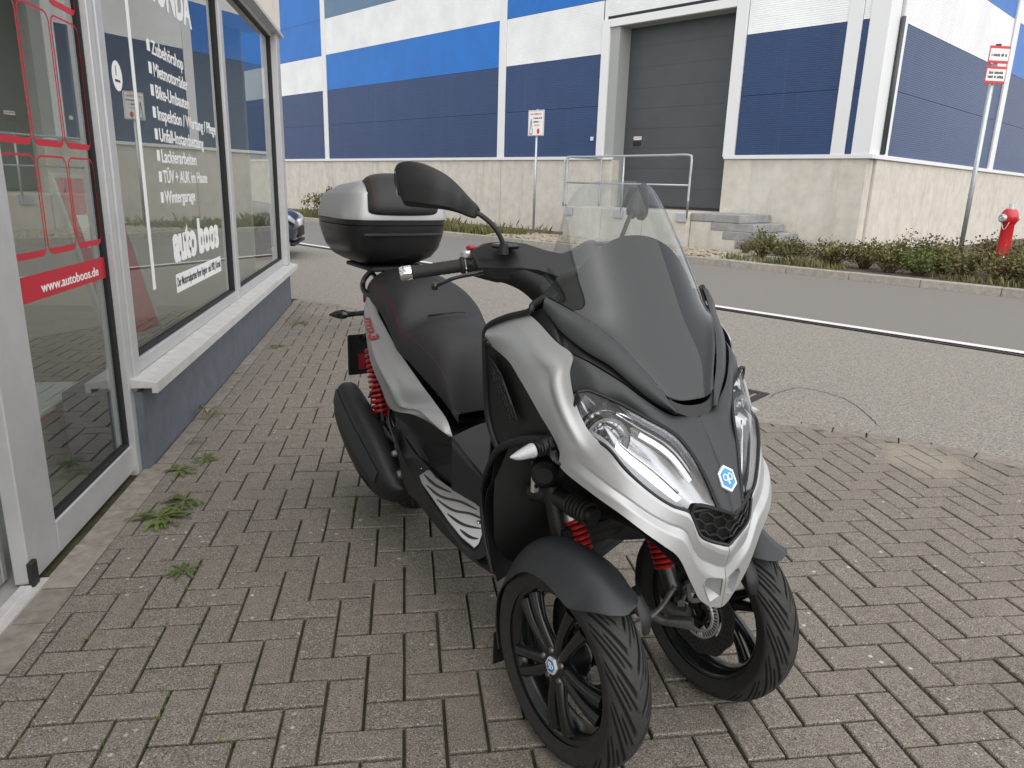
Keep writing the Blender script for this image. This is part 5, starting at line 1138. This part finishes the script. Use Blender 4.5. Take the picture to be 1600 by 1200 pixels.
# --- wheels
mat('groove', (.004, .004, .004), .9)
def wheel(cx, cy, r0, wd, rimr, outer, nm):
    """outer = -1: outer face towards -y"""
    hub = MB().lathe([(.0001, -.036), (.030, -.036), (.046, -.030), (.050, -.02), (.040, .0), (.034, .045), (.0001, .046)], 32, Matrix.Rotation(R(-90), 4, 'X') if outer > 0 else Matrix.Rotation(R(90), 4, 'X'))
    # lathe +z -> after rotation: inner side
    NA, NT = (17 * 40, 64); v = []; dp_ = []; cw = wd / 2; ch = (r0 - rimr)
    for a in range(NA):
        for k in range(NT):
            s = k / (NT - 1) * 2 - 1; ph = s * R(128); yy = cw * math.sin(ph) if abs(ph) < R(90) else cw * math.copysign(1 - .16 * (abs(ph) - R(90)) / R(38), ph)
            rad = rimr + ch * .42 + ch * .58 * math.cos(ph) if abs(ph) < R(90) else rimr + ch * .42 * (1 - (abs(ph) - R(90)) / R(38))
            t = abs(ph) / R(76); dpt = 0; th_ = 2 * math.pi * (a / NA + 1.9 / 17 * min(t, 1.2) ** 1.15); ct, st2 = math.cos(th_), math.sin(th_)
            if t < 1.05:
                pz_ = (17 * a / NA + (0 if s > 0 else .5)) % 1
                gv = lambda c, w: 1 - sm(w * .55, w, min(abs(pz_ - c), 1 - abs(pz_ - c)))
                dpt = .0055 * gv(.25, .12) * sm(.06, .12, t) * sm(1.02, .94, t) + .0042 * gv(.60, .085) * sm(.28, .33, t) * sm(.95, .9, t) + .0042 * gv(.88, .085) * sm(.05, .1, t) * sm(.62, .56, t)
            rr2 = rad - dpt; v.append((rr2 * ct, yy, rr2 * st2)); dp_.append(dpt)
    f = [(a * NT + k, a * NT + k + 1, ((a + 1) % NA) * NT + k + 1, ((a + 1) % NA) * NT + k) for a in range(NA) for k in range(NT - 1)]
    w0 = part(hub, nm, 'gloss_black', fix=True); w0.location = (cx, cy, r0)
    t_ = MB(); t_.v = v; t_.f = f; ty = part(t_, 'tyre', 'rubber', w0, sharp=75); ty.data.materials.append(MATS['groove'])
    ty.data.polygons.foreach_set('material_index', [1 if sum(dp_[i] for i in q) > .0085 else 0 for q in f])
    Rx = Matrix.Rotation(R(90), 4, 'X'); rw = cw * .84
    rim_ = MB().lathe([(rimr + .004, -rw), (rimr + .006, -rw + .004), (rimr - .004, -rw + .007), (rimr - .012, -rw + .012), (rimr - .020, -rw * .45), (rimr - .026, 0), (rimr - .020, rw * .45), (rimr - .012, rw - .012), (rimr - .004, rw - .007), (rimr + .006, rw - .004), (rimr + .004, rw)], 96, Rx)
    rim_.lathe([(rimr - .0115, -rw + .013), (rimr - .019, -rw * .45), (rimr - .024, 0), (rimr - .019, rw * .45)], 96, Rx)
    rim_.f = rim_.f; rm_ = part(rim_, 'rim', 'gloss_black', w0, sharp=40)
    so = outer
    for k in range(5):
        a0 = R(72 * k + 18)
        for dd in (-1, 1):
            pts = []; rad_ = []
            for i in range(9):
                t = i / 8; rr2 = .036 + (rimr - .018 - .036) * t; aa = a0 + dd * R(13 - 1 * t) * (1 - .25 * t); y_ = so * (.030 + .010 * math.sin(math.pi * t * .9) - .004 * t)
                pts.append((rr2 * math.cos(aa), y_, rr2 * math.sin(aa))); rad_.append(.0165 - .004 * math.sin(math.pi * t) + .002 * t)
            part(MB().tube(pts, rad_, 8), 'spoke', 'gloss_black', w0, sharp=50)
    for k in range(5):
        a = R(72 * k + 54); part(MB().lathe([(.0001, .006), (.006, .005), (.0075, 0)], 10, Matrix.Translation((.036 * math.cos(a), so * .0445, .036 * math.sin(a))) @ Matrix.Rotation(R(-90 * so), 4, 'X')), 'wheel_bolt', 'cast_alu', w0)
    badge(V(0, so * .049, 0), V(0, so, 0), V(0, 0, 1), .021, w0)
    # brake disc on the inner side: wave edge, holes as dark studs, sensor ring
    yi = -so * .052; d_ = MB(); n_ = 120; ro = [.115 + .0028 * math.sin(R(3 * k) * 10) for k in range(n_)]
    for yy in (yi - .002, yi + .002): d_.v += [(ro[k] * math.cos(R(3 * k)), yy, ro[k] * math.sin(R(3 * k))) for k in range(n_)] + [(.075 * math.cos(R(3 * k)), yy, .075 * math.sin(R(3 * k))) for k in range(n_)]
    for k in range(n_):
        j = (k + 1) % n_; d_.f += [(k, j, n_ + j, n_ + k), (2 * n_ + j, 2 * n_ + k, 3 * n_ + k, 3 * n_ + j), (k, 2 * n_ + k, 2 * n_ + j, j), (n_ + j, 3 * n_ + j, 3 * n_ + k, n_ + k)]
    dsc = part(d_, 'brake_disc', 'dark_steel', w0, fix=True); hl_ = MB()
    for k in range(30):
        for rr2, of in ((.086, 0), (.096, 4), (.106, 8)): a = R(12 * k + of); hl_.lathe([(.0001, 0), (.0028, 0)], 8, Matrix.Translation((rr2 * math.cos(a), yi - so * .0023, rr2 * math.sin(a))) @ Matrix.Rotation(R(90), 4, 'X'))
    h3 = part(hl_, 'disc_hole', 'deep_black', dsc); h3['kind'] = 'stuff'
    sr = MB()
    for k in range(44): a0, a1 = R(360 / 44 * k), R(360 / 44 * (k + .55)); sr.add([(r_ * math.cos(a), yi - so * (.007), r_ * math.sin(a)) for a in (a0, a1) for r_ in (.052, .066)], [(0, 1, 3, 2)])
    sr.lathe([(.048, 0), (.053, 0), (.053, .006), (.048, .006)], 44, Matrix.Translation((0, yi - so * .004, 0)) @ Matrix.Rotation(R(90), 4, 'X'), close=True); sr.lathe([(.066, 0), (.070, 0), (.070, .003), (.066, .003)], 44, Matrix.Translation((0, yi - so * .005, 0)) @ Matrix.Rotation(R(90), 4, 'X'), close=True)
    s4 = part(sr, 'sensor_ring', 'brushed_alu', w0); s4['kind'] = 'stuff'
    car = MB()
    for k in range(5): a = R(72 * k + 10); car.tube([(.03 * math.cos(a), yi, .03 * math.sin(a)), (.078 * math.cos(a + .2), yi, .078 * math.sin(a + .2))], .007, 6, flat=.5)
    car.lathe([(.026, -.004), (.036, -.004), (.036, .004), (.026, .004)], 24, Matrix.Translation((0, yi, 0)) @ Matrix.Rotation(R(90), 4, 'X'), close=True)
    part(car, 'disc_carrier', 'gloss_black', w0)['kind'] = 'stuff'
    return w0
TRK = .2335
wR = wheel(0, -TRK, .242, .112, .178, -1, 'front_wheel'); wR['label'] = 'front wheel with blue hub badge facing the shop'; wL = wheel(0, TRK, .242, .112, .178, 1, 'front_wheel'); wL['label'] = 'front wheel showing its brake disc'
for w_ in (wR, wL): w_.rotation_euler = (0, R(25 if w_ is wR else 60), R(1.2))
wB = wheel(-1.44, 0, .262, .142, .19, -1, 'rear_wheel')
# --- front mudguards
for sg in (0, 1):
    f2 = (lambda b: b.mir()) if sg else (lambda b: b)
    rows = []; A0, A1 = 50, 202; NP = 64
    for k in range(NP):
        t = k / (NP - 1); a = R(A0 + (A1 - A0) * t); wid = .082 * min(1, math.sqrt(max(.0, 1 - (1 - min(1, t / .16)) ** 2)) * .93 + .07) * (1 - .30 * sm(.45, .75, t)); rr2 = .286 - .016 * sm(.35, .7, t) + .004 * math.sin(math.pi * min(1, t * 2)); row = []
        for i in range(23):
            s = i / 11 - 1; ex = max(0, abs(s) - .36) / .64; drop = (.010 * min(1, abs(s) / .36) ** 2 + .046 * ex ** 1.25 * (1.15 if s < 0 else .8)) * sm(0, .12, t) * (1 - .55 * sm(.5, .8, t)) + .004
            row.append(V((rr2 - drop) * math.cos(a), -TRK + s * wid, .242 + (rr2 - drop) * math.sin(a)))
        rows.append(row)
    fm_ = part(f2(shell(orient(rows, (0, 0, 1)), .003)), 'mudguard', 'grey_black', sharp=16)
    fp = MB(); 
    for s in (-.045,): fp.box((-.268, -TRK - .045, .075), (-.262, -TRK + .045, .17), .002)
    part(f2(fp), 'mud_flap', 'matt_black', fm_)
    part(f2(MB().tube(cr_spline([(.14, -TRK + .066, .46), (.165, -TRK + .07, .42), (.172, -TRK + .068, .385)], 10), [.012, .014, .015, .016, .017, .017, .016, .015, .013, .009], 8, flat=.35)), 'mudguard_stay', 'matt_black', fm_)
# --- front suspension
for sg in (0, 1):
    f2 = (lambda b: b.mir()) if sg else (lambda b: b)
    top_, bt_ = V(-.175, -.118, .51), V(-.045, -.118, .315); ax = (bt_ - top_).normalized(); s1_ = ax.cross(V(0, 1, 0)).normalized(); s2_ = ax.cross(s1_); hx = []
    for k in range(12 * 16 + 1): a = k / 16 * 2 * math.pi; hx.append(top_.lerp(bt_, .10 + .72 * k / (12 * 16)) + (s1_ * math.cos(a) + s2_ * math.sin(a)) * .0235)
    sp_ = part(f2(MB().tube(hx, .0058, 7)), 'front_spring', 'spring_red'); part(f2(MB().tube([top_ - ax * .03, top_ + ax * .028], .027, 16)), 'spring_collar', 'brushed_alu', sp_)
    part(f2(MB().tube([top_, bt_ + ax * .02], .013, 10)), 'damper_rod', 'deep_black', sp_); part(f2(MB().tube([bt_ - ax * .045, bt_ + ax * .01], [.022, .021], 16)), 'damper_foot', 'dark_steel', sp_)
    part(f2(MB().tube([(-.20, -.165, .58), (-.13, -.165, .40), (-.075, -.165, .28)], [.022, .019, .019], 12)), 'steering_tube', 'deep_black')
    part(f2(MB().tube([(-.07, -.125, .235), (-.03, -.13, .232), (.0, -.145, .24)], [.020, .017, .020], 12)), 'swing_arm', 'cast_alu')
    part(f2(MB().tube([(-.085, -.062, .232), (-.03, -.09, .222), (.03, -.13, .235)], [.014, .011, .016], 10)), 'swing_link', 'cast_alu')
    part(f2(MB().lathe([(.0001, -.012), (.016, -.012), (.016, .012), (.0001, .012)], 14, Matrix.Translation((-.085, -.062, .232)) @ Matrix.Rotation(R(90), 4, 'X'))), 'pivot', 'cast_alu')
    cal = loft([[V(-.085 + p, yy, .285 + q_) for p, q_ in sup(.032, .055, 3, 18)] for yy in (-.20, -.185, -.155, -.145)]); part(f2(cal), 'brake_caliper', 'gloss_black', fix=True)
    part(f2(MB().tube(cr_spline([(-.13, -.15, .42), (-.06, -.13, .40), (-.02, -.16, .33), (-.06, -.17, .29)], 14), .005, 6)), 'brake_hose', 'rubber')
    part(f2(MB().tube(cr_spline([(.10, -.02, .42), (.085, -.05, .36), (.07, -.09, .335), (.055, -.12, .32)], 12), .006, 6)), 'steering_rod', 'cast_alu')
    part(f2(MB().tube([(-.06, -.135, .55), (-.20, -.16, .56), (-.25, -.19, .555)], [.022, .026, .024], 12)), 'steering_damper', 'matt_black')
    bw = MB()
    for k in range(6): c = V(-.075 - k * .011, -.138 - k * .002, .552 + k * .001); bw.tube([c, c + V(-.006, -.001, 0)], .0285, 12)
    part(f2(bw), 'bellows', 'rubber')
    pl2 = MB(); pl2.box((-.205, -.222, .575), (-.192, -.203, .655), .003); bk_ = part(f2(pl2), 'bracket', 'brushed_alu')
    for z_ in (.595, .635): part(f2(MB().lathe([(.0001, .002), (.0065, .002), (.0065, 0)], 10, Matrix.Translation((-.1915, -.2125, z_)) @ Matrix.Rotation(R(90), 4, 'Y'))), 'bracket_hole', 'deep_black', bk_)
    hn = MB().lathe([(.0001, .03), (.020, .03), (.032, .018), (.034, -.02), (.0001, -.02)], 18, Matrix.Translation((-.155, -.215, .645)) @ V(.8, -.6, 0).to_track_quat('Z', 'X').to_matrix().to_4x4()); part(f2(hn), 'horn', 'deep_black')
part(MB().tube([(-.15, -.17, .47), (-.15, .17, .47)], .02, 10), 'axle_beam', 'deep_black')
# --- drive unit and silencer
en = []
for x, w, zt, zb in ((-.80, .12, .46, .22), (-.90, .155, .52, .20), (-1.05, .16, .54, .19), (-1.2, .15, .56, .22), (-1.28, .12, .56, .30)): en.append([V(x, a, (zt + zb) / 2 + b) for a, b in sup(w, (zt - zb) / 2, 4, 24)])
part(loft(en), 'engine', 'deep_black', fix=True)
part(MB().tube([(-1.15, .12, .30), (-1.44, .13, .262)], [.07, .06], 12), 'transmission', 'matt_black')
hug = []
for k in range(30):
    a = R(25 + 120 * k / 29); hug.append([V(-1.44 + .285 * math.cos(a) - .0 , yy, .262 + (.285 - .03 * abs(yy / .085) ** 3) * math.sin(a)) for yy in [(-.085 + .17 * i / 12) for i in range(13)]])
part(shell(orient(hug, (0, 0, 1)), .003), 'rear_mudguard', 'matt_black')
MU = [(-1.045, -.185, .232, .030, .035), (-1.07, -.20, .238, .045, .048), (-1.13, -.217, .262, .052, .078), (-1.22, -.225, .305, .056, .100), (-1.33, -.228, .352, .058, .108), (-1.44, -.226, .400, .056, .104), (-1.53, -.222, .436, .050, .094), (-1.575, -.218, .452, .040, .078), (-1.585, -.216, .456, .022, .05)]
mt = V(-1.0, 0, .44).normalized(); mu_ = V(.40, 0, .917); ms_ = []
for x, y, z, a, b in MU: ms_.append([V(x, y, z) + mu_ * q_ * 1.0 + V(0, p, 0) for p, q_ in sup(a, b, 2.9, 30)])
cols_ = [cr_spline([s_[k] for s_ in ms_], 34) for k in range(30)]; ms2 = [[cols_[k][i] for k in range(30)] for i in range(34)]
mf = part(loft(ms2), 'silencer', 'matt_black', fix=True, sharp=45)
def muf_side(t, f):    # a point on the outer face of the silencer
    i = int(t * 33); s_ = ms2[i]; lo, hi = s_[22], s_[8]; k = 15 + int(round((.5 - f) * 10)); return s_[max(8, min(22, k))] + V(0, -.0012, 0)
gsh = [[muf_side(t / 20, f / 6) + V(0, -.004, 0) for t in range(5, 18)] for f in range(3, 6)]
part(shell(orient(gsh, (0, -1, 0)), .003), 'heat_shield', 'grey_black', mf)
slm = [muf_side(.28, .22), muf_side(.42, .12), muf_side(.5, .14), muf_side(.36, .26)]; q = MB(); q.add([p + V(0, -.002, 0) for p in slm], [(0, 1, 2, 3)]); part(q, 'shield_slot', 'deep_black', mf)
part(MB().tube(cr_spline([(-1.06, -.17, .24), (-1.02, -.15, .25), (-.98, -.10, .24), (-.95, -.05, .24)], 12), .02, 10), 'exhaust_pipe', 'dark_steel')
part(MB().lathe([(.0001, .02), (.014, .018), (.02, .004), (.02, -.02)], 12, Matrix.Translation((-1.07, -.19, .30)) @ Matrix.Rotation(R(90), 4, 'X')), 'exhaust_clamp', 'cast_alu'); part(MB().lathe([(.0001, .015), (.010, .013), (.014, 0)], 12, Matrix.Translation((-1.10, -.20, .37)) @ Matrix.Rotation(R(90), 4, 'X')), 'bolt', 'cast_alu')
part(MB().tube(cr_spline([(-1.25, -.15, .52), (-1.18, -.19, .47), (-1.12, -.19, .40), (-1.09, -.18, .33)], 14), .004, 6), 'hose', 'dark_steel')
# ---------------------------------------------------------------- parked car, mostly behind the shop corner
mat('car_paint', (.012, .022, .045), .25, coat=.8); mat('car_glass', (.01, .03, .05), .05, coat=1.)
car = empty('parked_car', (-1.62, 13.35, 0), R(180), 'dark blue car parked beyond the shop corner with its nose toward the road', 'car')
def csec(x, w, zb, zt, e=3.6): return [V(x, a, (zt + zb) / 2 + b) for a, b in sup(w, (zt - zb) / 2, e, 28)]
cp = lambda m_, n_, k_, **kw: m_.build(n_, k_, car, smooth=True, fix=True, sharp=50)
cp(loft([csec(0, .50, .36, .60, 2.6), csec(.05, .66, .27, .68), csec(.16, .80, .22, .76), csec(.45, .88, .20, .86), csec(.9, .90, .19, .93), csec(1.3, .90, .19, .99), csec(2.2, .90, .19, 1.0), csec(3.5, .89, .2, 1.02), csec(4.05, .84, .26, 1.0), csec(4.2, .7, .36, .9)]), 'body', 'car_paint')
cp(loft([csec(1.15, .70, .90, .98), csec(1.6, .72, .92, 1.25), csec(1.95, .66, .95, 1.43), csec(2.9, .66, .95, 1.46), csec(3.7, .64, .95, 1.30), csec(4.0, .6, .92, 1.05)]), 'cabin', 'car_glass')
for x in (.82, 3.3):
    for y in (-.80, .80):
        w_ = cp(MB().lathe([(.20, -.1), (.30, -.1), (.325, -.07), (.325, .07), (.30, .1), (.20, .1)], 28, Matrix.Translation((x, y, .325)) @ Matrix.Rotation(R(90), 4, 'X'), close=True), 'tyre', 'rubber')
        cp(MB().lathe([(.0001, -.05), (.12, -.06), (.205, -.09), (.205, .09), (.12, .06), (.0001, .05)], 20, Matrix.Translation((x, y, .325)) @ Matrix.Rotation(R(90), 4, 'X')), 'wheel_rim', 'cast_alu')
cp(MB().box((-.012, -.42, .34), (.03, .42, .50), .01), 'grille', 'deep_black'); cp(MB().box((-.005, -.26, .52), (.03, .26, .63), .006), 'number_plate_panel', 'sign_white')
for y in (-.62, .62): cp(loft([csec(.03, .07, .56, .63), csec(.10, .12, .60, .70), csec(.30, .10, .68, .76)][:1] + [[V(p.x, p.y, p.z) for p in s_] for s_ in (csec(.10, .12, .60, .70), csec(.30, .10, .68, .76))]).xf(Matrix.Translation((-.012, y, .01))), 'headlamp', 'lens_frost')
cp(MB().box((.02, -.70, .22), (.10, .70, .27), .01), 'bumper_lip', 'matt_black')
